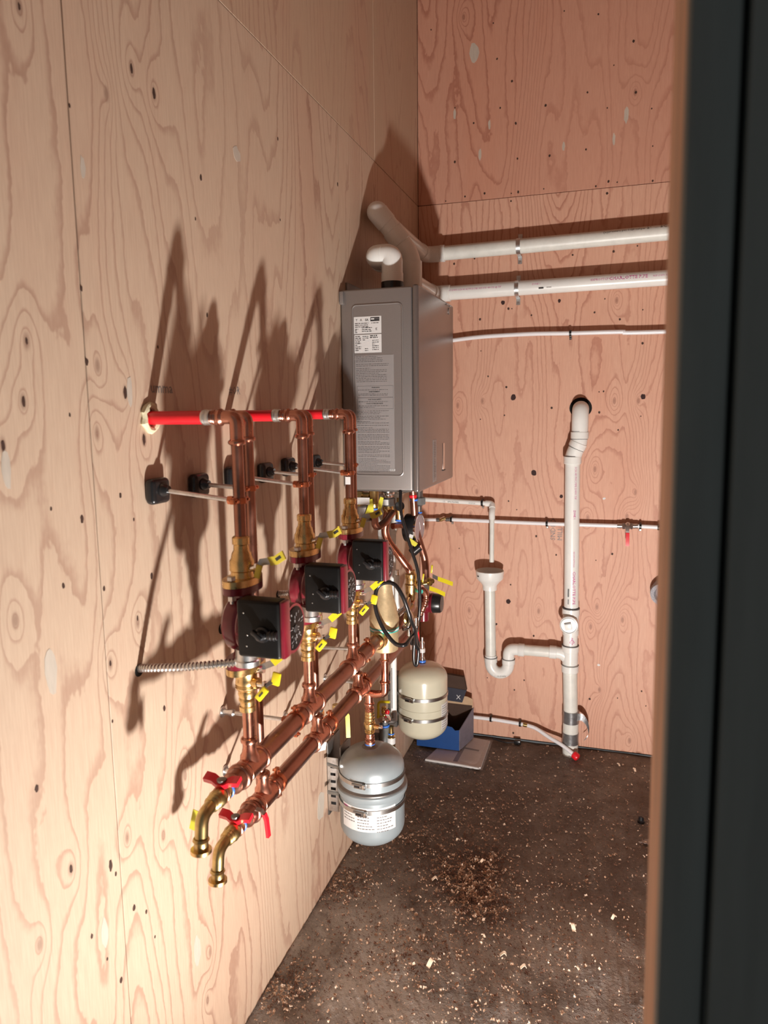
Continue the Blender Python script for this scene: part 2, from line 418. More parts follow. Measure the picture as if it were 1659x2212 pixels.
for i, (x, z, r) in enumerate([(0.43, 1.597, .012), (0.969, 1.591, .010), (0.524, 1.265, .011), (0.418, 0.671, .011), (0.365, 0.56, .005), (0.644, 1.162, .0075), (0.379, 2.004, .0085), (0.618, 1.999, .0065)]):
    b = MB(); blob(b, (x, 0.0, z), 'y', r, 1.15, 90+i); part('knot_hole', b, 'knot_hole', wb)
SBH = [(0.284, 1.802), (0.317, 1.691), (0.398, 1.642), (0.284, 1.502), (0.391, 1.519), (0.595, 1.549), (0.791, 1.614), (0.809, 1.616), (0.794, 1.528), (0.962, 1.51), (0.873, 1.453), (0.958, 1.81), (0.451, 1.098), (0.414, 1.136), (0.539, 0.981), (0.189, 0.909), (0.628, 0.9), (0.866, 0.916), (0.799, 0.884), (0.428, 0.751), (0.536, 0.518), (0.325, 0.296), (0.496, 0.302), (0.403, 1.978), (0.418, 1.977), (0.502, 1.945), (0.279, 1.939), (0.954, 1.945), (0.668, 2.183), (0.832, 2.185), (0.924, 2.2), (0.253, 2.198), (0.163, 2.182), (0.803, 1.997), (0.763, 1.944), (0.865, 1.911), (0.061, 3.148), (0.343, 2.992), (0.406, 2.897), (0.81, 2.901), (0.711, 2.813), (0.897, 2.788), (0.165, 2.824), (0.358, 2.799), (0.545, 2.785), (0.79, 2.744), (0.246, 2.753), (0.424, 2.73), (0.959, 2.72), (0.711, 2.595), (0.565, 2.587), (0.968, 2.579), (0.433, 2.59), (0.165, 2.605), (0.125, 2.448), (0.21, 2.459), (0.295, 2.464), (0.409, 2.453), (0.408, 2.422), (0.438, 2.456), (0.544, 2.458), (0.754, 2.448), (0.803, 2.462), (0.837, 2.455), (0.973, 2.447), (0.799, 2.416), (0.612, 3.132), (0.745, 3.099), (0.882, 2.979), (0.326, 3.132), (0.452, 0.25), (0.79, 0.244), (0.909, 0.262), (1.009, 0.305), (0.45, 0.038), (1.029, 0.239)]
for i, (x, z) in enumerate(SBH):
    b = MB(); blob(b, (x, 0.0, z), 'y', .0026+.0010*(i % 3), 1.2, 200+i); part('nail_hole', b, 'nail_hole', wb)
for i, (x, z, a, h) in enumerate([(0.247, 3.029, .021, .042), (0.864, 2.709, .009, .032), (0.621, 2.618, .006, .018), (0.819, 2.622, .006, .022), (0.274, 2.623, .007, .024), (0.313, 2.739, .005, .02), (0.164, 2.799, .006, .022)]):
    b = MB(); blob(b, (x, 0.0, z), 'y', a, h/a, 300+i, .0005); part('veneer_patch', b, 'veneer_patch', wb)
for i, (x, z) in enumerate([(0.825, 1.158), (0.824, 0.408)]):
    b = MB(); blob(b, (x, 0.0, z), 'y', .0062, .8, 330+i, .002); part('white_chip', b, 'label_white', wb)
text('SNDRD', .030, (.622, 0, .965), (0, 0, 1), (-1, 0, 0), 'ink_grey', wb, name='mill_stamp')
text('MILL 5', .030, (.652, 0, .965), (0, 0, 1), (-1, 0, 0), 'ink_grey', wb, name='mill_stamp')
text('umma', .030, (0.0002, -2.035, 1.588), (0, 1, 0), (0, 0, 1), 'ink_grey', wl, name='pencil_note')
text('#OR', .026, (0.0002, -1.735, 1.590), (0, 1, 0), (0, 0, 1), 'ink_grey', wl, name='pencil_note')

fl = MB(); nx, ny = 90, 150
R = random.Random(5)
gx = [-.02+3.04*i/nx for i in range(nx+1)]; gy = [-3.45+3.46*j/ny for j in range(ny+1)]
def bumpz(x, y): return .0022*math.sin(9*x+3*math.sin(4*y))*math.sin(7*y+2*x)+.0012*math.sin(31*x+5*y)*math.sin(27*y-8*x)
fl.v = [V((x, y, bumpz(x, y)+R.uniform(-.0006, .0006))) for y in gy for x in gx]
fl.f = [(j*(nx+1)+i, j*(nx+1)+i+1, (j+1)*(nx+1)+i+1, (j+1)*(nx+1)+i) for j in range(ny) for i in range(nx)]
fl.add([(-.02, -3.45, -.1), (3.02, -3.45, -.1), (3.02, .01, -.1), (-.02, .01, -.1)], [(0, 1, 2, 3)])
struct(obj('floor', fl, 'dusty_concrete'))
struct(obj('ceiling', MB().box((1.5, -1.7, CEIL+.01), (3.06, 3.5, .02)), 'plywood_plain'))
wr = wall_root('wall_right')
for a, b_ in ((-2.74, -1.52), (-1.52, -.30), (-.30, 0)):
    for z0, z1 in ((0, 2.438), (2.438, CEIL)):
        part('plywood_sheet', MB().box((3.009, (a+b_)/2, (z0+z1)/2), (.018, b_-a-.0012, z1-z0-.0012), bev=.0008, seg=1), 'plywood_plain', wr)
# front wall beside and above the doorway the camera looks through
struct(obj('wall_front', MB().box((1.975, -2.665, CEIL/2), (2.05, .09, CEIL)).box((.465, -2.665, 3.05), (.93, .09, 1.22)), 'edge_wood'))
dr = bpy.data.objects.new('door_1', None); COL.objects.link(dr); struct(dr)
dr.rotation_euler = (0, -.0105, 0)       # the frame stands slightly out of plumb
part('jamb_edge', MB().box((.9195, -2.676, 1.22), (.040, .112, 2.44), bev=.001), 'edge_wood', dr)
part('casing_board', MB().box((.9140, -2.742, 1.22), (.0290, .020, 2.44), bev=.004), 'casing_green', dr)
part('casing_board', MB().box((.9790, -2.742, 1.22), (.0940, .022, 2.44), bev=.003), 'casing_green', dr)
part('casing_board', MB().box((1.10, -2.738, 1.22), (.14, .018, 2.44), bev=.002), 'casing_green', dr)
part('casing_backing', MB().box((1.03, -2.7335, 1.22), (.25, .004, 2.44)), 'hole_black', dr)

# ------------------------------------------------------------------ wood shavings and debris
R = random.Random(11)
def flake(b, x, y, L, W, a, curl, z0=0.002):
    ux = V((math.cos(a), math.sin(a), 0)); uy = V((-math.sin(a), math.cos(a), 0)); n = 4 if curl else 1
    vs = []
    for k in range(n+1):
        t = k/n; zz = z0+curl*math.sin(t*PI)+R.uniform(0, .0006)
        p = V((x, y, zz))+ux*(L*(t-.5)); vs += [p-uy*W/2, p+uy*W/2+V((0, 0, R.uniform(0, W*.9)))]
    b.add(vs, [(2*k, 2*k+2, 2*k+3, 2*k+1) for k in range(n)])
cl = [(.40, -1.05, .06, 200), (.52, -1.17, .05, 200), (.46, -1.12, .04, 200), (.37, -1.02, .14, 420), (.50, -1.16, .10, 260), (.28, -1.40, .16, 420), (.48, -.98, .05, 160), (.75, -1.28, .16, 300), (.20, -.9, .14, 260), (.9, -.9, .25, 300), (.35, -1.45, .08, 200), (.62, -1.5, .12, 220), (.05, -1.2, .05, 200), (.04, -1.65, .05, 220), (.6, -.5, .25, 200), (.35, -.75, .14, 300)]
b = MB()
for cnt, lo, hi in ((17000, .0014, .0055), (4200, .003, .010), (2600, .004, .012)):
    k = 0
    while k < cnt:
        if R.random() < .62:
            c = cl[int(R.random()*len(cl))]; x = R.gauss(c[0], c[2]); y = R.gauss(c[1], c[2]*1.1)
        else: x = R.uniform(.005, 1.3); y = R.uniform(-2.0, -.02)
        if not (.004 < x < 1.6 and -2.6 < y < -.004): continue
        if .09 < x < .37 and y > -.34: continue
        k += 1; L = R.uniform(lo, hi)
        flake(b, x, y, L, L*R.uniform(.25, .7), R.uniform(0, PI), 0 if L < .005 else R.uniform(0, .003), .0035)
o = obj('wood_debris', b, 'debris_mix', None, flat=True); o['kind'] = 'stuff'
tag(o, 'fine sawdust, bark crumbs and small shavings scattered over the dark floor', 'debris')
# the larger curled shavings, each its own thing
SPOTS = [(.335, -1.10, 'pale curled wood shaving nearest the left wall at the heap', .022), (.47, -.96, 'orange wood shaving in the middle heap', .02),
         (.60, -1.37, 'pale wood shaving near the bottom centre of the floor', .022), (.66, -1.40, 'orange shaving just right of the pale one near the bottom', .02),
         (.78, -1.20, 'long grey-brown shaving right of the floor centre', .03), (.80, -1.36, 'yellowish shaving alone at lower right', .016),
         (.53, -1.31, 'small tan shaving alone below the heap', .015), (.90, -1.12, 'tan shaving nearest the doorway frame', .02),
         (.41, -1.46, 'large tan chip at the bottom edge of the view', .03), (.92, -.12, 'small pale chip by the back wall right of the drain pipe', .018),
         (.985, -.15, 'thin white sliver near the back wall', .022), (.36, -.86, 'small red-brown shaving below the grey tank', .014)]
for x, y, lab, L in SPOTS:
    b = MB(); a = R.uniform(0, PI); ux = V((math.cos(a), math.sin(a), 0)); pts = []
    for k in range(9):
        t = k/8; pts.append(V((x, y, .005+.5*L*math.sin(t*PI*.9)))+ux*(L*(t-.5)*(1.1-.5*t)))
    b.strip(pts, V((-ux.y, ux.x, .25)).normalized()*L*.42, None, .0012)
    solo('wood_shaving', b, 'shaving_light', (x, y, .003), lab, 'wood shaving', 'larger wood shavings on the floor')

# ------------------------------------------------------------------ water heater
HY0, HY1, HX, HZ0, HZ1 = -1.005, -.485, .262, 1.287, 1.932
hr = thing('water_heater', (.0, -.745, HZ0), 'grey tankless water heater hung on the left wall near the corner', 'water heater')
part('cabinet', MB().box((.122, (HY0+HY1)/2, (HZ0+HZ1)/2), (.236, HY1-HY0, HZ1-HZ0-.004), bev=.006, seg=3), 'heater_paint', hr)
part('front_cover', MB().box((.2515, (HY0+HY1)/2, (HZ0+HZ1)/2), (.021, HY1-HY0+.004, HZ1-HZ0+.006), bev=.008, seg=4), 'heater_front', hr)
# raised frame pressed into the side panel
def rrect(x0, x1, z0, z1, r, n=5):
    out = []
    for cx, cz, a0 in ((x1-r, z1-r, 0), (x0+r, z1-r, 90), (x0+r, z0+r, 180), (x1-r, z0+r, 270)):
        for k in range(n+1):
            a = math.radians(a0+90*k/n); out.append((cx+r*math.cos(a), cz+r*math.sin(a)))
    return out
pp = rrect(.044, .209, 1.338, 1.880, .014)
b = MB().sweep([V((x, HY0+.0002, z)) for x, z in pp]+[V((pp[0][0], HY0+.0002, pp[0][1]))], .0032, 8, False)
part('pressed_bead', b, 'heater_paint', hr)
part('side_panel', MB().prism([(x, z) for x, z in rrect(.047, .206, 1.341, 1.877, .012)], (0, HY0+.001, 0), (1, 0, 0), (0, 0, 1), -.0 + .0022), 'heater_paint', hr)
FY = HY0-.0016
def plate(x0, x1, z0, z1, mat, nm, par=hr, y=FY, t=.0006): return part(nm, MB().box(((x0+x1)/2, y, (z0+z1)/2), (x1-x0, t, z1-z0)), mat, par)
l1 = plate(.049, .141, 1.791, 1.844, 'label_white', 'rating_label'); l2 = plate(.050, .141, 1.731, 1.788, 'label_white', 'rating_label')
l3 = plate(.051, .181, 1.352, 1.723, 'label_clear', 'instruction_label')
YT = FY-.0004
UX, UZ = (1, 0, 0), (0, 0, 1)
part('logo_block', MB().box((.120, YT, 1.8345), (.030, .0006, .012)), 'ink', l1)
part('logo_bar', MB().box((.1125, YT-.0004, 1.8355), (.011, .0003, .004)), 'label_white', l1)
part('logo_bar', MB().box((.127, YT-.0004, 1.8355), (.013, .0003, .003)), 'ink_soft', l1)
text('SA', .010, (.087, YT, 1.830), UX, UZ, 'ink', l1, name='certification_mark', bold=.0002)
text('A', .011, (.070, YT, 1.830), UX, UZ, 'ink', l1, name='certification_mark')
text('Y', .011, (.055, YT, 1.830), UX, UZ, 'ink', l1, name='certification_mark')
print_lines((.053, YT, 1.822), UX, UZ, .05, 3, .0055, .0026, 1, 'ink_soft', l1)
print_lines((.108, YT, 1.822), UX, UZ, .028, 1, .005, .0022, 2, 'ink_soft', l1)
print_lines((.053, YT, 1.804), UX, UZ, .012, 3, .005, .003, 3, 'ink_soft', l1)
print_lines((.076, YT, 1.808), UX, UZ, .038, 3, .0055, .0022, 4, 'ink', l1)
print_lines((.122, YT, 1.806), UX, UZ, .006, 3, .0026, .0018, 5, 'ink_soft', l1)
print_lines((.053, YT, 1.781), UX, UZ, .022, 9, .0054, .0030, 6, 'ink_soft', l2)
print_lines((.078, YT, 1.781), UX, UZ, .022, 3, .0054, .0020, 7, 'ink', l2)
print_lines((.103, YT, 1.782), UX, UZ, .028, 2, .0054, .0036, 8, 'ink', l2)
print_lines((.110, YT, 1.768), UX, UZ, .024, 6, .0058, .0020, 9, 'ink', l2)
print_lines((.085, YT, 1.743), UX, UZ, .012, 2, .0058, .0020, 10, 'ink', l2)
z = 1.718
for blk, (rows, x0, wd) in enumerate(((4, .054, .10), (2, .054, .122), (9, .054, .115))):
    print_lines((x0, YT, z), UX, UZ, wd, rows, .0052, .0017, 20+blk, 'ink_soft', l3); z -= rows*.0052+.003
def outline(x0, x1, z0, z1, par, t=.0007):
    b = MB()
    for c, d in ((((x0+x1)/2, z0), (x1-x0, t)), (((x0+x1)/2, z1), (x1-x0, t)), ((x0, (z0+z1)/2), (t, z1-z0)), ((x1, (z0+z1)/2), (t, z1-z0))):
        b.box((c[0], YT, c[1]), (d[0], .0004, d[1]))
    return part('label_frame', b, 'ink_soft', par)
outline(.057, .178, 1.590, 1.626, l3); outline(.057, .178, 1.553, 1.588, l3)
text('WARNING', .0055, (.106, YT, 1.619), UX, UZ, 'ink', l3, bold=.0001)
text('AVERTISSEMENT', .0052, (.096, YT, 1.606), UX, UZ, 'ink', l3, bold=.0001)
text('FOR YOUR SAFETY', .0052, (.094, YT, 1.581), UX, UZ, 'ink', l3, bold=.0001)
text('POUR VOTRE SECURITE', .0052, (.088, YT, 1.568), UX, UZ, 'ink', l3, bold=.0001)
for zz, n_, sd in ((1.613, 1, 31), (1.600, 2, 32), (1.575, 1, 33), (1.562, 2, 34)):
    print_lines((.060, YT, zz), UX, UZ, .112, n_, .0045, .0016, sd, 'ink_soft', l3)
z = 1.546
for blk, rows in enumerate((3, 3, 2, 1, 4, 4, 3, 5, 2)):
    print_lines((.054+.0004*blk, YT, z), UX, UZ, .120, rows, .0048, .0016, 50+blk, 'ink_soft', l3); z -= rows*.0048+.0028
z = 1.546-.0028*9-27*.0048
print_lines((.058, YT, z), UX, UZ, .120, 11, .0044, .0018, 70, 'ink_soft', l3, wmin=.002, wmax=.005)
part('barcode', MB().box((.172, YT, 1.3565), (.020, .0006, .006)), 'label_white', l3)
bb = MB()
for k in range(9): bb.box((.1635+.002*k, YT-.0006, 1.3565), (.0007+.0003*(k % 2), .0003, .005))
part('barcode_bars', bb, 'ink', l3)
# front cover details
part('spec_sticker', MB().box((HX+.0006, -.793, 1.372), (.0008, .050, .146)), 'label_clear', hr)
print_lines((HX+.001, -.812, 1.435), (0, 1, 0), UZ, .036, 22, .006, .0024, 90, 'ink_soft', hr)
part('window_slot', MB().box((HX+.0004, -.650, 1.378), (.002, .030, .098), bev=.0008), 'chrome', hr)
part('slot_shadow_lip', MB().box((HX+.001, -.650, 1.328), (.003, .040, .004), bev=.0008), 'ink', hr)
part('badge', MB().cyl((HX, -.56, 1.906), (HX+.0015, -.56, 1.906), .012), 'heater_paint', hr)
for y in (-.60, -.545):
    part('latch', MB().box((HX+.0015, y, 1.925), (.004, .02, .004), bev=.001), 'steel', hr)
part('mounting_bracket', MB().box((.004, -.745, HZ1+.012), (.008, .40, .04), bev=.002).box((.010, -1.0, 1.905), (.014, .03, .04), bev=.002), 'heater_paint', hr)
part('bottom_plate', MB().box((.125, -.745, HZ0-.001), (.21, .48, .006)), 'dark_steel', hr)
for y, x in ((-.90, .147), (-.715, .162)):
    part('flue_collar', MB().lathe((x, y, HZ1-.004), (0, 0, 1), [(0, .045), (.008, .045), (.010, .037), (.034, .037), (.036, .034)]), 'black_rubber', hr)
# loose wires and screw heads under the cabinet
part('wire', MB().sweep(smoothpts([(.10, -.9, 1.285), (.14, -.95, 1.268), (.19, -.9, 1.272), (.23, -.8, 1.284)]), .0016, 6), 'steel', hr)

# ------------------------------------------------------------------ vent pipes
def sock(mb, p, d, r, L=.03, k=1.13):
    """a fitting's socket collar"""
    p = V(p); d = V(d).normalized()
    mb.lathe(p-d*L/2, d, [(0, r*k-.002), (.0015, r*k), (L-.0015, r*k), (L, r*k-.002)], 24)
def vent(name, label, path, r, joints, txt):
    t = thing(name, path[0], label, 'pipe')
    return t
# lower pipe: from the near collar, elbow to the wall, along the wall, then right along the back wall
v1 = thing('vent_pipe', (.147, -.90, 1.955), 'white vent pipe, lower of the two, lettered in magenta, rising from the heater', 'pipe')
p = fillet([(.147, -.90, 1.955), (.147, -.90, 2.050), (.100, -.895, 2.050)], .05, 10)
part('elbow', MB().sweep(p, .0345, 22).lathe((.147, -.90, 1.955), (0, 0, 1), [(0, .036), (.035, .036), (.036, .034)]), 'pvc', v1)
p = fillet([(.118, -.897, 2.050), (.088, -.893, 2.050), (.084, -.82, 2.048)], .028, 8)
part('elbow', MB().sweep(p, .0352, 22).lathe((.084, -.815, 2.048), (0, -1, 0), [(0, .0362), (.020, .0362), (.021, .033)]), 'pvc', v1)
part('pipe', MB().cyl((.084, -.84, 2.048), (.084, -.12, 2.050), .0302, 24), 'pvc', v1)
p = fillet([(.084, -.13, 2.050), (.084, -.050, 2.050), (.15, -.050, 2.050)], .045, 8)
part('elbow', MB().sweep(p, .034, 22), 'pvc', v1)
part('pipe', MB().cyl((.12, -.050, 2.050), (3.0, -.050, 2.078), .0302, 28), 'pvc', v1)
sk = MB(); sock(sk, (.135, -.05, 2.050), (1, 0, 0), .0302, .045, 1.16); part('coupling', sk, 'pvc', v1)
AX = ((0, -.050, 2.0485), (1, 0, .0098), .0302)
def on_pipe(s, x, size, zc, mat, par, ang, ap, ad, r, sx=1.0, bold=0.0):
    """letters along a horizontal pipe on the back wall, at an angle above its front line"""
    ad = V(ad).normalized(); c = V(ap)+ad*(x-ap[0])
    q = Matrix.Rotation(-ang, 3, ad) @ V((0, -1, 0)) if False else V((0, -math.cos(ang), math.sin(ang)))
    text(s, size, c+q*r, ad, V((0, math.sin(ang), math.cos(ang))), mat, par, cyl=(ap, ad, r), sx=sx, bold=bold)
on_pipe('4XPRO7TCP', .745, .013, 0, 'ink_magenta', v1, .12, *AX)
on_pipe('CHARLOTTE PIPE', .818, .019, 0, 'ink_magenta', v1, .08, *AX, bold=.0004)
on_pipe('NSF-DWV ASTM', .985, .010, 0, 'ink_magenta', v1, .12, *AX)
on_pipe('PVC-DWV SCH 40 ASTM D1785 NSF-PW 480 PSI @ 73F', .150, .011, 0, 'ink_magenta', v1, .12, *AX, sx=.88)
on_pipe('ZONE 1', .510, .010, 0, 'ink_magenta', v1, .16, *AX)
part('barcode', MB().box((.548, -.0805, 2.044), (.020, .0012, .006)), 'ink', v1)
part('printed_mark', MB().box((.580, -.0805, 2.045), (.020, .0010, .0014)), 'ink_grey', v1)
# upper pipe
v2 = thing('vent_pipe', (.162, -.715, 1.955), 'scuffed white vent pipe, upper of the two, with a doglegged elbow above the heater', 'pipe')
p = fillet([(.162, -.715, 1.955), (.162, -.715, 2.075), (.118, -.735, 2.140), (.060, -.765, 2.222)], .045, 8)
part('elbow', MB().sweep(p, .0340, 22).lathe((.162, -.715, 1.955), (0, 0, 1), [(0, .0365), (.105, .0365), (.107, .034)]), 'pvc', v2)
d = (V((.060, -.765, 2.222))-V((.118, -.735, 2.140))).normalized()
part('coupling', MB().lathe(V((.128, -.730, 2.126))-d*.005, d, [(0, .034), (.002, .0375), (.052, .0375), (.054, .034)]), 'pvc', v2)
p = fillet([(.085, -.752, 2.186), (.052, -.770, 2.226), (.046, -.69, 2.226)], .04, 8)
part('elbow', MB().sweep(p, .0365, 22), 'pvc', v2)
part('pipe', MB().cyl((.046, -.74, 2.224), (.046, -.12, 2.216), .0302, 24), 'pvc', v2)
p = fillet([(.046, -.14, 2.217), (.046, -.055, 2.217), (.125, -.055, 2.218)], .05, 8)
part('elbow', MB().sweep(p, .034, 22), 'pvc', v2)
part('pipe', MB().cyl((.11, -.055, 2.218), (3.0, -.055, 2.260), .0302, 28), 'pvc_dirty', v2)
sk = MB(); sock(sk, (.123, -.055, 2.218), (1, 0, 0), .0302, .02, 1.18); part('coupling', sk, 'pvc', v2)
AX2 = ((0, -.055, 2.2165), (1, 0, .0146), .0302)
on_pipe('(o)', .790, .016, 0, 'ink', v2, .45, *AX2)
on_pipe('pressure pvc 1120 nsf-pw', .810, .0145, 0, 'ink', v2, .52, *AX2, sx=.92)
on_pipe('2"', .955, .019, 0, 'ink', v2, .52, *AX2, sx=1.1)
on_pipe('—', .985, .010, 0, 'ink', v2, .52, *AX2)
on_pipe('SCH 40', 1.005, .022, 0, 'ink', v2, .55, *AX2)
# pipe straps
def strap(x, zc, r, y, label):
    t = thing('pipe_strap', (x, 0, zc), label, 'bracket', 'pipe straps on the back wall')
    pts = [(x, -.0014, zc+r+.030), (x, -.0014, zc+r+.004)]
    for k in range(13):
        a = PI/2-PI*k/12; pts.append((x, y-(r+.0016)*math.cos(a), zc+(r+.0016)*math.sin(a)))
    pts += [(x, -.0014, zc-r-.004), (x, -.0014, zc-r-.032)]
    part('band', MB().strip(pts, (.017, 0, 0), None, .0016), 'zinc', t)
    for s in (1, -1): part('screw', MB().cyl((x, -.001, zc+s*(r+.022)), (x, -.005, zc+s*(r+.022)), .0055, 10), 'steel', t)
strap(.450, 2.223, .0302, -.055, 'bent steel strap over the upper vent pipe'); strap(.445, 2.053, .0302, -.050, 'bent steel strap over the lower vent pipe')

# ------------------------------------------------------------------ supply lines on the back wall
def clip(x, z, label, y=-.03, r=.0085, grp='black pipe clips on the back wall'):
    t = thing('pipe_clip', (x, 0, z), label, 'clip', grp)
    pts = [(x, y+.02, z+r+.004)]+[(x, y-(r+.0025)*math.sin(PI*k/8), z+(r+.0025)*math.cos(PI*k/8)) for k in range(9)]+[(x, -.004, z-r-.004), (x, -.003, z-r-.016)]
    part('hook', MB().strip(pts, (.009, 0, 0), None, .004), 'black_plastic', t)
    part('nail', MB().cyl((x+.001, -.006, z-r-.011), (x+.001, -.011, z-r-.011), .004, 10), 'steel', t)
pu = [(.16, -.03, 1.850), (.25, -.03, 1.858), (.34, -.03, 1.862), (.51, -.03, 1.864), (.67, -.03, 1.860), (.87, -.03, 1.857), (1.1, -.03, 1.850), (3.0, -.03, 1.846)]
pex = thing('water_line', pu[0], 'thin white plastic line beside the heater, below the vent pipes', 'pipe')
part('tube', MB().sweep(smoothpts(pu), .0090, 16), 'pex_white', pex)
clip(.668, 1.860, 'black clip on the thin white line below the vent pipes')
pm = thing('water_line', (.03, -.03, 1.041), 'thin white line crossing behind the drain pipe, with a red levered valve', 'pipe')
part('tube', MB().sweep([(.0, -.03, 1.041), (.092, -.03, 1.044)], .0075, 14), 'pex_white', pm)
part('tube', MB().sweep([(.145, -.03, 1.048), (.422, -.03, 1.045), (.60, -.03, 1.044), (.895, -.03, 1.045)], .0088, 14), 'pex_white', pm)
part('tube', MB().sweep([(.955, -.03, 1.047), (1.048, -.03, 1.045)], .0088, 14), 'pex_white', pm)
fm = MB().cyl((.088, -.03, 1.044), (.104, -.03, 1.044), .0095).cyl((.132, -.03, 1.047), (.152, -.03, 1.048), .0095)
part('crimp_ring', fm, 'dark_steel', pm)
part('elbow_fitting', MB().sweep(fillet([(.100, -.03, 1.044), (.112, -.033, 1.044), (.124, -.033, 1.052), (.140, -.03, 1.047)], .006), .0075, 12), 'old_brass', pm)
vb = part('valve_body', MB().cyl((.882, -.03, 1.045), (.902, -.03, 1.045), .0105).hexa((.902, -.03, 1.045), (.915, -.03, 1.046), .014).lathe((.915, -.03, 1.046), (1, 0, 0), [(0, .012), (.006, .017), (.014, .017), (.020, .012)]).hexa((.935, -.03, 1.046), (.946, -.03, 1.046), .014).cyl((.946, -.03, 1.046), (.966, -.03, 1.047), .0105).cyl((.924, -.03, 1.050), (.924, -.052, 1.040), .010), 'steel', pm)
part('valve_lever', MB().strip([(.924, -.052, 1.052), (.924, -.060, 1.030), (.925, -.060, 1.015)], (.014, 0, 0), None, .003), 'steel', pm)
part('lever_grip', MB().strip([(.925, -.061, 1.022), (.9255, -.063, 1.0), (.926, -.063, .965)], (.015, 0, 0), None, .006), 'red_vinyl', pm)
part('end_ring', MB().cyl((1.044, -.03, 1.045), (1.054, -.03, 1.045), .013), 'black_rubber', pm)
clip(.158, 1.048, 'black clip beside the brass fitting near the corner'); clip(.587, 1.044, 'black clip just left of the drain pipe on the thin line'); clip(.976, 1.047, 'black clip just right of the red levered valve')
# half-inch condensate drip line
cn = thing('drip_pipe', (0, -.03, 1.138), 'thin white drip pipe that turns down over the funnel', 'pipe')
part('pipe', MB().cyl((.0, -.03, 1.1385), (.320, -.03, 1.127), .0107, 18), 'pvc', cn)
part('elbow', MB().sweep(fillet([(.315, -.03, 1.127), (.345, -.03, 1.126), (.348, -.048, 1.108)], .014), .0142, 18), 'pvc', cn)
part('elbow', MB().sweep(fillet([(.348, -.040, 1.112), (.349, -.062, 1.088), (.350, -.064, 1.060)], .012), .0138, 18), 'pvc', cn)
part('pipe', MB().cyl((.350, -.064, 1.075), (.351, -.066, .866), .0107, 18), 'pvc_dirty', cn)
a_ = ((0, -.03, 1.1385), (1, 0, -.036), .0107)
on_pipe('1/2', .120, .0095, 0, 'ink_grey', cn, -.55, *a_); on_pipe('CPVC FLOWG', .142, .0095, 0, 'ink', cn, -.55, *a_, sx=.85, bold=.0002); on_pipe('SCH 40', .240, .0095, 0, 'ink_grey', cn, -.55, *a_)
clip(.300, 1.128, 'black clip next to the elbow of the drip pipe', r=.0107)
# low line down to the floor with a red cap
lw = thing('water_line', (.2, -.03, .107), 'thin white line sagging to a red capped end at the drain foot', 'pipe')
part('tube', MB().sweep(smoothpts([(.20, -.03, .107), (.348, -.03, .107), (.42, -.03, .104), (.490, -.03, .100), (.519, -.03, .097), (.561, -.04, .090), (.62, -.065, .068), (.68, -.095, .052), (.735, -.118, .024)], 5), .0088, 14), 'pex_white', lw)
part('ring_fitting', MB().cyl((.497, -.03, .0995), (.517, -.03, .097), .0095).cyl((.503, -.03, .0985), (.511, -.03, .0975), .0105), 'old_brass', lw)
part('end_cap', MB().lathe((.728, -.114, .028), (.45, -.25, -.25), [(0, .011), (.004, .0165), (.022, .0175), (.028, .014), (.030, .004)]), 'red_tube', lw)
clip(.348, .107, 'black clip on the low line beside the cardboard box'); clip(.484, .100, 'black clip just left of the brass ring on the low line')

# ------------------------------------------------------------------ drain stack
PY = -.060
st = thing('drain_stack', (.712, PY, 0), 'tall white drain pipe on the back wall with a round cleanout plug', 'pipe')
RS = .0315
part('wall_elbow', MB().sweep(fillet([(.718, .02, 1.543), (.7185, -.048, 1.543), (.7185, PY-.004, 1.505), (.7185, PY, 1.44)], .055, 8), .0345, 24), 'pvc', st)
sk = MB().lathe((.718, PY, 1.418), (0, 0, 1), [(0, .034), (.002, .0372), (.028, .0372), (.030, .034)]); part('coupling', sk, 'pvc', st)
part('offset_bend', MB().sweep(fillet([(.718, PY, 1.425), (.716, PY, 1.400), (.700, PY, 1.362), (.692, PY, 1.335), (.692, PY, 1.31)], .02), .0340, 24), 'pvc', st)
d = V((-.018, 0, -.042)).normalized()
part('coupling', MB().lathe(V((.7155, PY, 1.402)), d, [(0, .034), (.001, .0368), (.022, .0368), (.024, .034)]), 'pvc', st)
for c, dd in (((.718, PY, 1.4495), (0, 0, 1)), ((.717, PY, 1.4165), (0, 0, 1)), ((.7145, PY, 1.399), d), ((.705, PY, 1.377), d), ((.692, PY, 1.344), (0, 0, 1))):
    part('seam_line', MB().lathe(V(c), dd, [(0, .0352), (.0018, .0352)]), 'primer_grey', st)
part('coupling', MB().lathe((.6915, PY, 1.312), (0, 0, 1), [(0, .0345), (.002, .0372), (.030, .0372), (.032, .0345)]), 'pvc', st)
pp_ = [(.6915, PY, 1.33), (.702, PY, .68)]
part('pipe', MB().cyl(pp_[0], pp_[1], RS, 28), 'pvc', st)
part('coupling', MB().lathe((.7005, PY, .645), (.01, 0, 1), [(0, .0345), (.002, .0378), (.030, .0378), (.032, .0345)]), 'pvc', st)
part('seam_line', MB().lathe((.7005, PY, .6775), (0, 0, 1), [(0, .0380), (.0018, .0380)]), 'primer_grey', st)
part('cleanout_tee', MB().cyl((.701, PY, .66), (.7015, PY, .575), .0345, 28).cyl((.698, PY+.01, .615), (.696, PY-.050, .615), .0365, 28), 'pvc', st)
plug = part('cleanout_plug', MB().lathe((.696, PY-.049, .615), (0, -1, 0), [(0, .0385), (.008, .0385), (.010, .0365), (.0102, .0335), (.0085, .0330), (.0085, .0315), (.012, .031)], 28), 'pvc', st)
Rm = Matrix.Rotation(math.radians(-14), 3, 'Y')
part('square_head', MB().box((.694, PY-.064, .612), (.030, .012, .030), Rm, .002), 'pvc', plug)
part('head_shadow_slot', MB().box((.692, PY-.0705, .6245), (.026, .0012, .004), Rm), 'grey_plastic', plug)
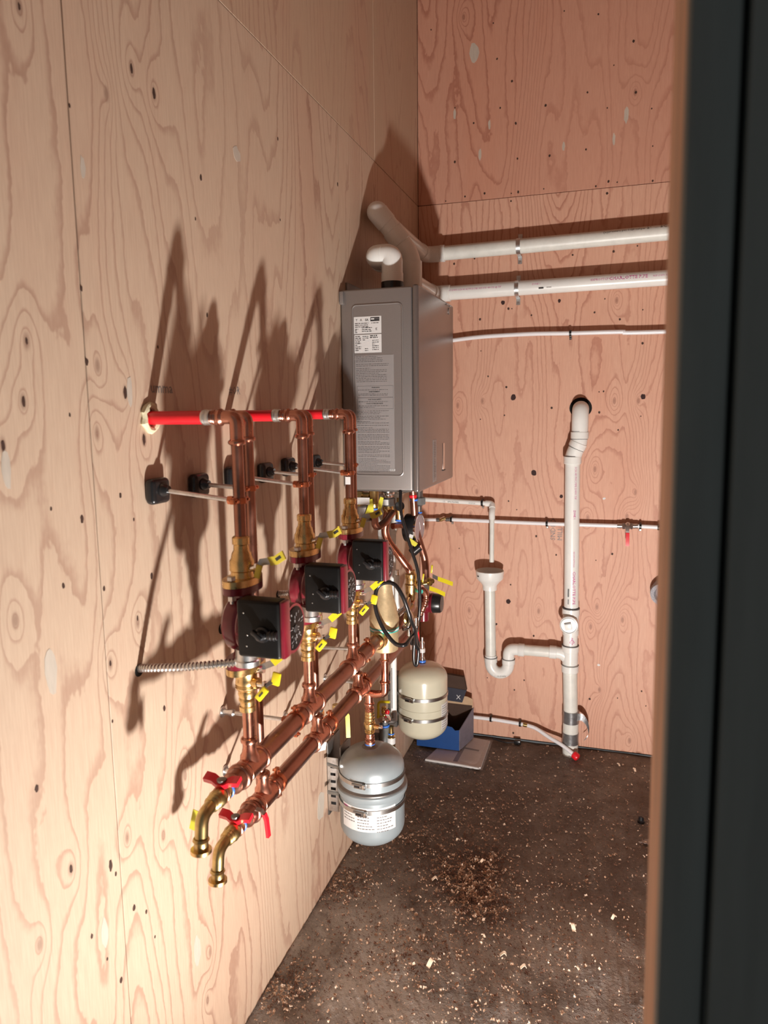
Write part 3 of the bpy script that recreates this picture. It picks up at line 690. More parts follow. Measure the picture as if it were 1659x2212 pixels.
part('ring_groove', MB().lathe((.696, PY-.0583, .615), (0, -1, 0), [(0, .0350), (.0016, .0350), (.0016, .0333), (0, .0333)], 28, False), 'primer_grey', plug)
part('pipe', MB().cyl((.7015, PY, .60), (.702, PY, .50), RS, 28), 'pvc', st)
part('coupling', MB().lathe((.702, PY, .555), (0, 0, 1), [(0, .033), (.002, .0352), (.026, .0352), (.028, .033)]), 'pvc', st)
part('coupling', MB().lathe((.702, PY, .478), (0, 0, 1), [(0, .0345), (.002, .0372), (.028, .0372), (.030, .0345)]), 'pvc', st)
part('seam_line', MB().lathe((.702, PY, .5085), (0, 0, 1), [(0, .0375), (.0016, .0375)]), 'primer_grey', st)
part('sanitary_tee', MB().cyl((.702, PY, .49), (.703, PY, .42), .0345, 28).sweep(fillet([(.628, PY, .470), (.672, PY, .468), (.706, PY, .425)], .034), .0262, 20), 'pvc', st)
part('coupling', MB().lathe((.703, PY, .385), (0, 0, 1), [(0, .0345), (.002, .0372), (.032, .0372), (.034, .0345)]), 'pvc', st)
part('seam_line', MB().lathe((.703, PY, .4175), (0, 0, 1), [(0, .0376), (.0014, .0376)]), 'primer_grey', st)
part('pipe', MB().cyl((.703, PY, .40), (.712, PY, .16), RS, 28), 'pvc_dirty', st)
part('pipe', MB().cyl((.712, PY, .17), (.713, PY, -.02), .0345, 28), 'pvc_dirty', st)
for z0_, z1_ in ((.150, .205), (.052, .104)):
    part('duct_tape', MB().lathe((.7125, PY, z0_), (0, 0, 1), [(0, .0362), ((z1_-z0_)*.5, .0356), (z1_-z0_, .0362)]), 'duct_tape', st)
tp = smoothpts([(.742, PY-.022, .186), (.758, PY-.024, .192), (.778, PY-.022, .176), (.792, PY-.018, .140), (.790, PY-.016, .104), (.774, PY-.022, .082)], 4)
tb = MB(); n = len(tp)
for i, q in enumerate(tp):
    wd = .042*(1-.8*(i/(n-1))**1.2); off = V((-.3, .2, -.9))
    tb.v += [q-V((0, 0, wd*.5))+V((-.004, 0, 0)), q+V((0, .002, wd*.35))]
tb.f = [(2*i, 2*i+2, 2*i+3, 2*i+1) for i in range(n-1)]
part('peeling_tape', tb, 'duct_tape', st)
def down_text(s, x, z, size, mat, sx=1.0, bold=0): text(s, size, (x, PY-math.sqrt(RS*RS-(x-.698)**2), z), (0.015, 0, -1), (1, 0, 0), mat, st, cyl=((.6915+.0162*(1.33-z), PY, z), (.0162, 0, -1), RS), sx=sx, bold=bold)
down_text('CHARLOTTE PIPE', .706, .848, .0165, 'ink_magenta', 1.15, .0003)
down_text('NSF-DWV ASTM D2665', .706, .935, .009, 'ink_magenta', .75)
down_text('SCH 40 PVC PIPE DWV 73F', .704, 1.300, .0125, 'ink_magenta', .95)
down_text('ZONE 1', .703, 1.115, .0125, 'ink_magenta', .9, .0003)
down_text('C', .700, .545, .03, 'ink_magenta'); down_text('ASTM', .706, .552, .012, 'ink_magenta', 1.1)
part('barcode', MB().box((.6895, PY-.0308, .752), (.006, .0012, .036)), 'ink', st)
part('printed_mark', MB().box((.6900, PY-.0304, .712), (.005, .0010, .022)), 'ink_grey', st)
# round hole the stack leaves through
hb_ = [(math.cos(2*PI*k/24)*.047+.717, math.sin(2*PI*k/24)*(.046 if k < 12 else .040)+1.546) for k in range(24)]
part('pipe_hole', MB().prism(hb_, (0, .0, 0), (1, 0, 0), (0, 0, 1), .0010), 'hole_black', wb)
# funnel, tailpiece, trap and arm
tr = thing('drain_trap', (.345, PY, .32), 'white funnel on a drain pipe with a U-shaped trap', 'drain')
part('funnel', MB().lathe((.342, PY, .735), (0, 0, 1), [(0, .029), (.002, .0325), (.020, .0325), (.026, .034), (.040, .045), (.052, .058), (.060, .0610), (.0900, .0635), (.0915, .0615), (.0905, .0595), (.060, .057), (.045, .040), (.03, .026)], 32), 'pvc', tr)
part('maker_mark', MB().box((.296, PY-.0445, .806), (.011, .0012, .004), Matrix.Rotation(math.radians(-45), 3, 'Z')), 'ink', tr)
part('tailpiece', MB().cyl((.3425, PY, .745), (.350, PY, .405), .0242, 24), 'pvc_dirty', tr)
ub = [(.350, PY, .43)]+[(.390+.0405*math.cos(PI+PI*k/14), PY, .392+.043*math.sin(PI+PI*k/14)) for k in range(15)]+[(.4310, PY, .42)]
part('trap_bend', MB().sweep(ub, .0268, 22), 'pvc', tr)
for x in (.350, .431): part('slip_collar', MB().lathe((x, PY, .395), (0, 0, 1), [(0, .027), (.002, .0295), (.022, .0295), (.024, .027)]), 'pvc', tr)
for x in (.350, .431): part('seam_line', MB().lathe((x, PY, .4195), (0, 0, 1), [(0, .0300), (.0016, .0300)]), 'primer_grey', tr)
part('elbow', MB().sweep(fillet([(.431, PY, .41), (.431, PY, .466), (.492, PY, .467)], .045, 8), .0262, 22), 'pvc', tr)
part('coupling', MB().lathe((.474, PY, .4665), (1, 0, 0), [(0, .0275), (.002, .0290), (.026, .0290), (.028, .0265)]), 'pvc', tr)
part('trap_arm', MB().cyl((.49, PY, .467), (.64, PY, .469), .0242, 24), 'pvc_dirty', tr)
part('coupling', MB().lathe((.612, PY, .469), (1, 0, 0), [(0, .0265), (.002, .0290), (.030, .0290), (.032, .0265)]), 'pvc', tr)
text('1 1/2 DWV', .011, (.372, PY-.0262, .338), (1, 0, .03), (0, 0, 1), 'ink_grey', tr)
# insulation cuff near the frame
solo('pipe_cuff', MB().lathe((1.090, -.0, .775), (-.25, -1, -.2), [(0, .040), (.01, .052), (.05, .055), (.07, .050), (.072, .035), (.05, .030)]), 'insulation', (1.090, -.03, .775), 'frayed grey insulation cuff half hidden behind the doorway frame', 'insulation')

# ------------------------------------------------------------------ manifold risers
RC = .0112
def bead(mb, p, d, r, L=.026):
    """press-fit socket: collar with a rolled bead at its mouth (mouth towards d)"""
    p = V(p); d = V(d).normalized()
    mb.lathe(p-d*L, d, [(0, r+.0012), (L-.011, r+.0016), (L-.009, r+.0046), (L-.006, r+.0056), (L-.003, r+.0046), (L-.001, r+.0014), (L, r)], 20)
def hanger(y, z0, x, z1, ylen, pipe_ax, pr, label, base='boot', group='pipe hangers on the left wall'):
    t = thing('pipe_hanger', (0, y, z0), label, 'bracket', group)
    if base == 'boot':
        b = MB().box((.011, y, z0-.002), (.023, .058, .050), None, .010, 4).lathe((.018, y, z0), (1, 0, 0), [(0, .014), (.008, .013), (.014, .010), (.018, .0085)])
        part('wall_boot', b, 'black_rubber', t)
    else:
        b = MB().lathe((.0, y, z0), (1, 0, 0), [(0, .013), (.003, .013), (.004, .007), (.016, .0065), (.024, .0085), (.030, .0085), (.034, .005)], 12)
        part('wall_flange', b, 'zinc', t)
    xe = x-pr-.006
    part('rod', MB().cyl((.02, y, z0), (xe, y, z1), .0046, 10), 'zinc', t)
    ax = V(pipe_ax); a, b2, c = frame(ax); ctr = V((x, y, z1))
    ring = [ctr+(a*math.cos(2*PI*k/20)+b2*math.sin(2*PI*k/20))*(pr+.0014) for k in range(21)]
    part('clamp_ring', MB().strip(ring, ax.normalized()*.011, None, .0024), 'copper_clamp', t)
    side = V((0, 1, 0)) if abs(ax.z) > .5 else V((0, 0, 1))
    for s in (1, -1):
        part('clamp_lug', MB().box(ctr+side*s*(pr+.0085), ((.012, .016, .010) if abs(ax.z) > .5 else (.010, .011, .016)), None, .002), 'copper_clamp', t)
        part('clamp_screw', MB().cyl(ctr+side*s*(pr+.009)+V((-.010, 0, 0)), ctr+side*s*(pr+.009)+V((.010, 0, 0)), .0032, 8), 'copper_clamp', t)
    part('rod_nut', MB().hexa(V((xe-.006, y, z1)), V((xe+.006, y, z1)), .0085), 'copper_clamp', t)
    return t

ZONES = [(-2.045, -1.898), (-1.750, -1.586), (-1.449, -1.267)]
WHICH = ['nearest the camera', 'in the middle', 'nearest the heater']
XP, XR = .187, .131
def riser(y, x, zbot, label, foam, ztop=1.540):
    t = thing('copper_riser', (x, y, zbot), label, 'pipe')
    part('red_tube', MB().cyl((-.004, y, ztop), (x-.066, y, ztop), .0128, 20), 'red_tube', t)
    part('crimp_sleeve', MB().lathe((x-.068, y, ztop), (1, 0, 0), [(0, .0138), (.003, .0148), (.006, .0138), (.008, .0148), (.011, .0138), (.014, .0145), (.017, .0135)]), 'zinc', t)
    b = MB().lathe((x-.051, y, ztop), (1, 0, 0), [(0, .0115), (.003, .0135), (.006, .0118), (.009, .0145), (.012, .0125), (.016, .0125), (.018, .0158), (.021, .0162), (.024, .0135), (.027, .0122)], 20)
    b.sweep(fillet([(x-.030, y, ztop), (x, y, ztop), (x, y, ztop-.040)], .028, 9), RC+.0014, 20)
    bead(b, (x, y, ztop-.052), (0, 0, -1), RC, .024)
    part('elbow', b, 'copper', t)
    part('pipe', MB().cyl((x, y, ztop-.044), (x, y, zbot), RC, 20), 'copper_worn', t)
    if foam:
        ring = [V((.004, y+.020*math.cos(2*PI*k/16)*(1+.12*math.sin(3*k)), ztop+.024*math.sin(2*PI*k/16))) for k in range(17)]
        part('foam_seal', MB().sweep(ring, [.0065+.0012*math.sin(k*2.3) for k in range(17)], 8, False), 'foam', t)
    return t
for i, (yp, yr) in enumerate(ZONES):
    riser(yp, XP, 1.302, ['copper riser on a red tube, front left, above the nearest pump', 'copper riser on a red tube above the middle pump', 'copper riser on a red tube above the pump beside the heater'][i], i == 0)
    riser(yr, XR, .735, ['long copper riser just behind the front one, running down past the nearest pump', 'long copper riser behind the middle pump', 'long copper riser against the heater, behind the farthest pump'][i], False)
    hanger(yp, 1.402, XP, 1.386, 0, (0, 0, 1), RC, ['black-footed hanger holding the front copper riser', 'black-footed hanger holding the riser above the middle pump', 'black-footed hanger holding the riser above the farthest pump'][i])
    hanger(yr, 1.398, XR, 1.392, 0, (0, 0, 1), RC, ['second black-footed hanger from the left', 'fourth black-footed hanger from the left', 'black-footed hanger nearest the heater'][i])
part('paper_tag', MB().box((XP, -1.449-.0118, 1.366), (.014, .0012, .020)), 'label_white', [o for o in bpy.data.objects if o.name.startswith('copper_riser')][-2])

# ------------------------------------------------------------------ pumps
def flange_poly(a, b_, n=20):
    """two-bolt oval: long half-axis a along first axis"""
    out = []
    for k in range(n):
        t = 2*PI*k/n; c, s = math.cos(t), math.sin(t)
        out.append((a*abs(c)**.85*(1 if c > 0 else -1), b_*abs(s)**1.25*(1 if s > 0 else -1)*.9+.1*b_*(1 if s > 0 else -1)*(abs(s) > .05)))
    return out
FP = flange_poly(.054, .031)
def pump(y, label):
    x = XP; zt, zb = 1.228, 1.073; zc = 1.152
    t = thing('circulator_pump', (x, y, zb), label, 'pump', 'circulator pumps on the left wall')
    part('casting', MB().lathe((x, y, zb+.010), (0, 0, 1), [(0, .026), (.012, .021), (.03, .020), (.06, .03), (.09, .03), (.115, .020), (.132, .021), (.138, .026)]).lathe((x-.034, y, zc), (1, 0, 0), [(0, .018), (.006, .040), (.016, .052), (.036, .056), (.048, .052), (.052, .046)], 28), 'pump_red', t)
    for zz, dz in ((zt-.013, .013), (zb, .013)):
        part('flange', MB().prism(FP, (x, y, zz), (0, 1, 0), (-1, 0, 0), dz), 'pump_red', t)
    ym = y-.012
    part('motor_housing', MB().lathe((x+.014, ym, zc), (1, 0, 0), [(0, .050), (.004, .053), (.030, .050), (.060, .047), (.080, .046), (.088, .0475), (.096, .0465)], 28), 'pump_red', t)
    part('name_plate', MB().lathe((x+.108, ym, zc), (1, 0, 0), [(0, .0410), (.0030, .0405), (.0040, .0385), (.0042, .001)], 32), 'black_satin', t)
    pl = MB(); Rr = random.Random(int(-y*1000))
    for k in range(30):
        a = Rr.uniform(0, 2*PI); q = Rr.uniform(.012, .034); hgt = Rr.uniform(.001, .0026)
        pl.box((x+.1124, ym+q*math.cos(a), zc+q*math.sin(a)), (.0006, Rr.uniform(.002, .008), hgt), Matrix.Rotation(a, 3, 'X'))
    part('plate_print', pl, 'label_clear', t)
    part('centre_screw', MB().cyl((x+.1118, ym, zc), (x+.1138, ym, zc), .0075, 14), 'ink', t)
    bx = part('control_box', MB().box((x+.079, y-.077, zc+.019), (.083, .038, .104), None, .006, 3), 'black_satin', t)
    part('box_side_trim', MB().box((x+.1230, y-.078, zc+.019), (.010, .028, .104), None, .004), 'pump_red', t)
    part('speed_knob', MB().lathe((x+.088, y-.095, zc+.012), (0, -1, 0), [(0, .015), (.005, .014), (.006, .010), (.016, .008), (.018, .005)], 18).box((x+.084, y-.110, zc+.014), (.024, .010, .009), Matrix.Rotation(.6, 3, 'Y'), .003), 'black_plastic', bx)
    sc = MB()
    for dx, dz in ((.052, .048), (.058, .008), (.056, -.012)): sc.cyl((x+dx, y-.0955, zc+dz), (x+dx, y-.0968, zc+dz), .0014, 8)
    part('box_screw', sc, 'zinc', bx)
    part('knob_sleeve', MB().cyl((x+.098, y-.097, zc+.012), (x+.117, y-.097, zc+.012), .008, 14).cyl((x+.103, y-.097, zc+.012), (x+.106, y-.097, zc+.012), .0095, 14).cyl((x+.110, y-.097, zc+.012), (x+.113, y-.097, zc+.012), .0095, 14), 'black_plastic', bx)
    for s in (1, -1):
        part('bolt', MB().hexa((x, y+s*.042, zt+.014), (x, y+s*.042, zt+.022), .0085).cyl((x, y+s*.042, zt-.030), (x, y+s*.042, zt+.015), .0042).hexa((x, y+s*.042, zt-.024), (x, y+s*.042, zt-.014), .0085), 'zinc', t)
    part('bolt', MB().hexa((x, y+.042, zb+.013), (x, y+.042, zb+.022), .0085), 'zinc', t)
    part('conduit_connector', MB().lathe((x+.034, y-.055, zc-.064), (0, 0, 1), [(0, .018), (.002, .023), (.012, .024), (.014, .022), (.034, .021)], 20), 'zinc', t)
    return t
for i, (yp, yr) in enumerate(ZONES):
    pump(yp, ['dark red circulator pump with a black box, nearest the camera', 'dark red circulator pump with a black box, middle of the row of three', 'dark red circulator pump with a black box, last in the row beside the heater'][i])

# ------------------------------------------------------------------ flanged ball valves
def lever(name, x, y, z, pts, grip, par, wd=.013, gm='yellow_vinyl', ink=True):
    def wv(p):
        d = (V(p[-1])-V(p[0])).normalized(); return V((-d.z, 0, d.x))
    l_ = part(name, MB().strip(pts, wv(pts)*wd, None, .0022), 'steel', par)
    g_ = part('grip', MB().strip(grip, wv(grip)*(wd+.003), None, .0050), gm, l_)
    return l_, g_
def wing(par, x, y, z, gm='yellow_vinyl'):
    """small butterfly purge handle with two vinyl wings, on a chrome stem along +x"""
    h = part('purge_handle', MB().cyl((x, y-.010, z), (x+.022, y-.010, z), .0048, 12).hexa((x+.016, y-.010, z), (x+.022, y-.010, z), .008), 'chrome', par)
    part('handle_wing', MB().box((x+.018, y-.020, z-.014), (.015, .006, .032), Matrix.Rotation(math.radians(40), 3, 'Y'), .003), gm, h)
    part('handle_wing', MB().box((x+.042, y-.006, z+.013), (.018, .006, .027), Matrix.Rotation(math.radians(12), 3, 'Y'), .003), gm, h)
    part('printed_mark', MB().box((x+.018, y-.0235, z-.014), (.003, .0008, .012), Matrix.Rotation(math.radians(40), 3, 'Y')), 'ink', h)
    part('wing_arm', MB().strip([(x+.020, y-.016, z-.006), (x+.026, y-.010, z+.002), (x+.036, y-.007, z+.008)], (0, .004, .008), None, .002), 'blue_ring' if False else 'dark_steel', h)
    return h
def top_valve(y, label):
    x = XP; t = thing('flange_valve', (x, y, 1.228), label, 'valve', 'brass flange valves above the pumps')
    part('body', MB().lathe((x, y, 1.240), (0, 0, 1), [(0, .024), (.002, .0225), (.012, .0215), (.014, .024), (.032, .0235), (.036, .0205), (.046, .0185), (.052, .0150), (.062, .0145), (.064, .0168), (.076, .0168), (.079, .0135)], 18), 'brass', t)
    part('flange', MB().prism(FP, (x, y, 1.2285), (0, 1, 0), (-1, 0, 0), .0125), 'brass', t)
    part('stem', MB().cyl((x+.020, y-.004, 1.258), (x+.036, y-.004, 1.262), .0062, 12).hexa((x+.030, y-.004, 1.261), (x+.036, y-.004, 1.262), .0085), 'chrome', t)
    lever('lever', x, y, 1.26, [(x+.034, y-.002, 1.258), (x+.040, y+.002, 1.270), (x+.062, y+.004, 1.274)], [(x+.056, y+.004, 1.272), (x+.070, y+.004, 1.275), (x+.086, y+.004, 1.286)], t, .014, 'yellow_dark')
    part('handle_wing', MB().box((x+.042, y-.016, 1.256), (.012, .006, .026), Matrix.Rotation(.3, 3, 'Y'), .002), 'yellow_dark', t)
    part('printed_mark', MB().box((x+.078, y-.0045, 1.281), (.012, .0012, .006), Matrix.Rotation(-.6, 3, 'Y')), 'ink', t)
    return t
def low_valve(y, label):
    x = XP; t = thing('flange_valve', (x, y, .975), label, 'valve', 'brass flange valves below the pumps')
    part('flange', MB().prism(FP, (x, y, 1.0600), (0, 1, 0), (-1, 0, 0), .0125), 'brass', t)
    part('body', MB().lathe((x, y, .974), (0, 0, 1), [(0, .0135), (.001, .0162), (.010, .0162), (.012, .0140), (.020, .0145), (.022, .0168), (.026, .0168), (.028, .0155), (.036, .0178), (.042, .0168), (.046, .0210), (.050, .0225), (.052, .0212), (.054, .0225), (.056, .0212), (.058, .0222), (.064, .0212), (.078, .0212), (.086, .026)], 20).cyl((x+.016, y-.004, 1.034), (x+.030, y-.006, 1.034), .011, 16), 'brass', t)
    part('stem', MB().cyl((x+.018, y-.004, 1.058), (x+.036, y-.004, 1.062), .0062, 12).lathe((x+.032, y-.004, 1.0615), (1, 0, .2), [(0, .006), (.002, .008), (.008, .0075)]), 'chrome', t)
    lever('lever', x, y, 1.06, [(x+.026, y-.004, 1.062), (x+.040, y-.002, 1.068), (x+.062, y, 1.078)], [(x+.058, y, 1.076), (x+.074, y, 1.090), (x+.092, y, 1.108)], t, .012)
    part('printed_mark', MB().box((x+.083, y-.0082, 1.0985), (.016, .0006, .0045), Matrix.Rotation(-.78, 3, 'Y')), 'ink', t)
    wing(t, x+.024, y, 1.034)
    return t
for i, (yp, yr) in enumerate(ZONES):
    top_valve(yp, 'brass flange valve with a yellow lever, on top of the pump '+WHICH[i]); low_valve(yp, 'brass flange valve with yellow handles, under the pump '+WHICH[i])

# flexible conduits
def conduit(a, b_, mid, label):
    t = thing('flexible_conduit', a, label, 'conduit', 'metal conduits from the left wall to the pumps')
    pts = smoothpts([a, mid, b_], 60); L = len(pts); rr = [.0066+.0016*(1 if (k % 4) < 2 else -.6) for k in range(L)]
    part('armour', MB().sweep(pts, rr, 12), 'steel', t)
    part('wall_hole', MB().lathe((.0002, a[1], a[2]-.004), (1, 0, 0), [(0, .0125), (.0010, .0120)], 16), 'hole_black', t)
conduit((.002, -2.121, 1.068), (.212, -2.100, 1.094), (.11, -2.121, 1.082), 'long ribbed metal conduit running to the nearest pump')
conduit((.002, -1.815, 1.058), (.205, -1.805, 1.092), (.10, -1.815, 1.072), 'ribbed metal conduit between the nearest and the middle pump')
conduit((.002, -1.515, 1.062), (.205, -1.504, 1.092), (.10, -1.515, 1.075), 'short visible ribbed conduit behind the middle pump')

# ------------------------------------------------------------------ headers
RH = .0206
def header(name, x, z, y0, y1, tees, rt, drop_top, label, lift=0):
    t = thing(name, (x, y0, z), label, 'pipe')
    part('pipe', MB().cyl((x, y0, z), (x, y1, z), RH, 24), 'copper_worn', t)
    for ty in tees:
        b = MB().cyl((x, ty-.030, z), (x, ty+.030, z), RH+.0022, 24)
        bead(b, (x, ty-.046, z), (0, -1, 0), RH, .026); bead(b, (x, ty+.046, z), (0, 1, 0), RH, .026)
        b.lathe((x, ty, z+.010), (0, 0, 1), [(0, .0195), (.014, .0185), (.020, .0150), (.030, .0130), (.040, .0126), (.042, .0160), (.046, .0168), (.050, .0158), (.053, .0118)], 20)
        part('tee', b, 'copper', t)
        if drop_top: part('drop_pipe', MB().cyl((x, ty, z+.05), (x, ty, drop_top), RC, 20), 'copper', t)
    # near end: reducer to the drain valve
    b = MB(); bead(b, (x, y0-.002, z), (0, 1, 0), RH, .030)
    b.lathe((x, y0-.028, z), (0, -1, 0), [(0, RH+.001), (.010, RH-.002), (.016, .0148), (.040, .0142), (.043, .0175), (.047, .0178), (.050, .0142), (.052, .0125)], 22)
    part('end_reducer', b, 'copper_worn', t)
    return t
h1 = header('header_pipe', XP, .858, -2.082, -.86, [ZONES[0][0], ZONES[1][0], ZONES[2][0]], .0112, .978, 'upper thick copper header running along the left wall')
h2 = header('header_pipe', .136, .703, -1.950, -.62, [ZONES[0][1], ZONES[1][1], ZONES[2][1]], .0112, None, 'lower thick copper header, closer to the wall')
hanger(-1.828, .858, XP, .858, 0, (0, 1, 0), RH, 'steel rod hanger clamped round the upper header below the middle pump', 'flange')
hanger(-1.829, .712, .136, .703, 0, (0, 1, 0), RH, 'steel rod hanger clamped round the lower header near its red levered end', 'flange')
hanger(-1.325, .850, XP, .858, 0, (0, 1, 0), RH, 'steel rod hanger on the upper header nearest the air separator', 'flange')
hanger(-1.205, .708, .136, .703, 0, (0, 1, 0), RH, 'steel rod hanger on the lower header near the grey tank', 'flange')
hanger(-1.50, .708, .136, .703, 0, (0, 1, 0), RH, 'steel rod hanger on the lower header below the middle pump', 'flange')
def drain_valve(x, y, z, label, lev):
    t = thing('drain_valve', (x, y, z), label, 'valve', 'brass drain valves on the header ends')
    part('blue_band', MB().cyl((x, y, z), (x, y-.006, z), .0165, 18), 'blue_ring', t)
    b = MB().lathe((x, y-.004, z), (0, -1, 0), [(0, .0150), (.006, .0165), (.012, .0165), (.014, .0125), (.020, .0165), (.034, .0175), (.040, .0135), (.044, .0155), (.048, .0125), (.052, .0150), (.056, .0120)], 18)
    b.sweep(fillet([(x, y-.055, z), (x, y-.088, z-.004), (x, y-.094, z-.050)], .028), .0118, 16)
    b.lathe((x, y-.094, z-.040), (0, -.06, -1), [(0, .013), (.004, .0150), (.008, .0125), (.020, .0132), (.022, .0175), (.027, .0175), (.028, .011)], 18)
    part('body', b, 'old_brass', t)
    part('hose_end_rim', MB().lathe((x, y-.0955, z-.060), (0, -.06, -1), [(0, .0185), (.006, .0185), (.008, .016), (.008, .011), (.002, .010)], 20), 'brass', t)
    h = part('tee_handle', MB().strip([(x-.036, y-.014, z+.027), (x-.018, y-.016, z+.026), (x-.008, y-.018, z+.021), (x+.008, y-.018, z+.021), (x+.018, y-.016, z+.026), (x+.034, y-.014, z+.027)], (0, .017, .006), None, .009), 'red_vinyl', t)
    part('handle_nut', MB().lathe((x, y-.018, z+.016), (0, 0, 1), [(0, .006), (.008, .006), (.009, .009), (.013, .009), (.014, .006)], 14), 'dark_steel', h)
    return t
d1 = drain_valve(XP, -2.134, .858, 'brass drain valve with a red tee handle at the end of the upper header', 0)
d2 = drain_valve(.136, -2.004, .703, 'brass drain valve with a red tee handle at the end of the lower header', 0)
part('paper_tag', MB().box((XP-.030, -2.195, .825), (.020, .0012, .040), Matrix.Rotation(.25, 3, 'Y')), 'yellow_tag', d1)
lv = part('side_lever', MB().strip([(.156, -1.972, .722), (.166, -1.965, .716), (.170, -1.958, .700)], (0, .010, .002), None, .0022), 'steel', d2)
part('lever_grip', MB().strip([(.169, -1.960, .706), (.171, -1.955, .690), (.172, -1.950, .648)], (0, .012, .0), None, .006), 'red_vinyl', lv)
hr2 = thing('paper_label', (.136, -1.586, .668), 'small white paper label under the lower header tee', 'label')
part('sheet', MB().prism([(0, 0), (.03, .012), (.034, .034), (.002, .028)], (.122, -1.575, .652), (1, 0, 0), (0, 0, 1), .0012), 'label_white', hr2)

# ------------------------------------------------------------------ air separator
sx_, sy_ = .197, -1.190
sp_ = thing('air_separator', (sx_, sy_, .805), 'tall tapered bronze air separator on the upper header', 'air separator')
part('body', MB().lathe((sx_, sy_, .812), (0, 0, 1), [(0, .015), (.002, .036), (.006, .042), (.030, .0435), (.070, .0440), (.092, .0445), (.096, .0460), (.108, .0455), (.112, .0440), (.135, .0400), (.170, .0300), (.195, .0262), (.215, .0250), (.218, .022)], 36), 'bronze', sp_)
part('union', MB().lathe((sx_-.006, sy_-.030, .858), (0, -1, 0), [(0, .030), (.012, .028), (.018, .0255), (.030, .0255), (.034, .022)], 24).lathe((sx_-.006, sy_+.03, .858), (0, 1, 0), [(0, .030), (.014, .028), (.020, .0255), (.034, .0255), (.036, .022)], 24), 'brass', sp_)
part('label_band', MB().lathe((sx_, sy_, .8795), (0, 0, 1), [(0, .0449), (.012, .0452)], 36, False), 'teal_label', sp_)
part('label_band_text', MB().lathe((sx_, sy_, .8835), (0, 0, 1), [(0, .0455), (.005, .0456)], 36, False), 'label_white', sp_)
part('vent_cap', MB().lathe((sx_, sy_, 1.028), (0, 0, 1), [(0, .0245), (.004, .0240), (.006, .012), (.020, .010), (.021, .006)]), 'black_plastic', sp_)
part('drain_pipe', MB().cyl((sx_, sy_, .80), (sx_, sy_, .712), RC, 18), 'copper', sp_)
b = MB(); bead(b, (sx_, sy_, .776), (0, 0, -1), RC, .030); part('collar', b, 'copper', sp_)
b = MB(); bead(b, (sx_, sy_, .716), (0, 0, 1), RC, .03)
b.sweep(fillet([(sx_, sy_, .715), (sx_, sy_, .672), (sx_-.030, sy_, .667)], .024), RC+.001, 18)
part('elbow', b, 'copper', sp_)
part('branch_pipe', MB().cyl((sx_-.028, sy_, .668), (.108, sy_, .664), RC+.0008, 18), 'copper', sp_)
b = MB().cyl((.144, sy_, .668), (.144, sy_, .640), RC+.0014, 18); bead(b, (.144, sy_, .628), (0, 0, -1), RC, .02)
part('tee', b, 'copper', sp_)
# tank connection with brass valve
tv = thing('tank_valve', (.1445, sy_, .50), 'ringed copper and brass tank connection standing on the grey tank', 'valve')
b = MB(); prof = [(0, .0135)]
for k in range(5): prof += [(.004+k*.010, .0140), (.006+k*.010, .0158), (.010+k*.010, .0158), (.011+k*.010, .0140)]
part('copper_adapter', MB().lathe((.1445, sy_, .502), (0, 0, 1), [(0, .0165), (.008, .0165), (.010, .0140), (.016, .0155), (.018, .0140), (.024, .0150), (.027, .0135), (.036, .0140)], 18), 'copper', tv)
part('brass_body', MB().lathe((.1445, sy_, .536), (0, 0, 1), [(0, .0145), (.004, .0160), (.006, .0145), (.010, .0165), (.012, .0150), (.020, .0185), (.034, .0190), (.038, .0160), (.042, .0172), (.044, .0155), (.052, .0168), (.054, .0145), (.062, .0155), (.064, .0140), (.072, .0150), (.074, .0128)], 18).cyl((.158, sy_, .560), (.176, sy_, .558), .0085, 12), 'brass', tv)
part('copper_collar', MB().lathe((.1445, sy_, .608), (0, 0, 1), [(0, .0135), (.004, .0150), (.007, .0135), (.011, .0150), (.014, .0125), (.024, .0118)], 18), 'copper', tv)
part('blue_band', MB().cyl((.1445, sy_, .4965), (.1445, sy_, .5035), .0168, 18), 'blue_ring', tv)
part('stem', MB().cyl((.172, sy_, .558), (.186, sy_-.004, .562), .006, 12), 'chrome', tv)

# ------------------------------------------------------------------ expansion tanks
def dome_profile(r, z0, z1, f, n=8):
    out = []
    for k in range(n+1):
        t = PI/2*k/n; out.append((z0+f*(1-math.cos(t)), r*math.sin(t)**.85 if k else .001))
    for k in range(n+1):
        t = PI/2*(1-k/n); out.append((z1-f*(1-math.cos(t)), r*math.sin(t)**.85 if k < n else .001))
    return out
tx, ty_, tz0, tz1, trr = .150, -1.192, .182, .494, .1035
gt = thing('expansion_tank', (tx, ty_, tz0), 'grey expansion tank with a white label strapped low on the left wall', 'tank')
part('shell', MB().lathe((tx, ty_, 0), (0, 0, 1), dome_profile(trr, tz0, tz1, .062, 10), 48), 'grey_enamel', gt)
part('rim', MB().lathe((tx, ty_, .352), (0, 0, 1), [(0, trr-.002), (.002, trr+.006), (.010, trr+.0095), (.022, trr+.0095), (.026, trr+.006), (.028, trr-.002)], 48), 'grey_enamel', gt)
part('rim_groove', MB().lathe((tx, ty_, .379), (0, 0, 1), [(0, trr+.0078), (.003, trr+.0070), (.007, trr+.0010), (.009, trr-.001)], 48), 'dark_steel', gt)
part('top_boss', MB().lathe((tx-.004, ty_, tz1-.006), (0, 0, 1), [(0, .030), (.005, .026), (.008, .016), (.012, .015)], 24), 'dark_steel', gt)
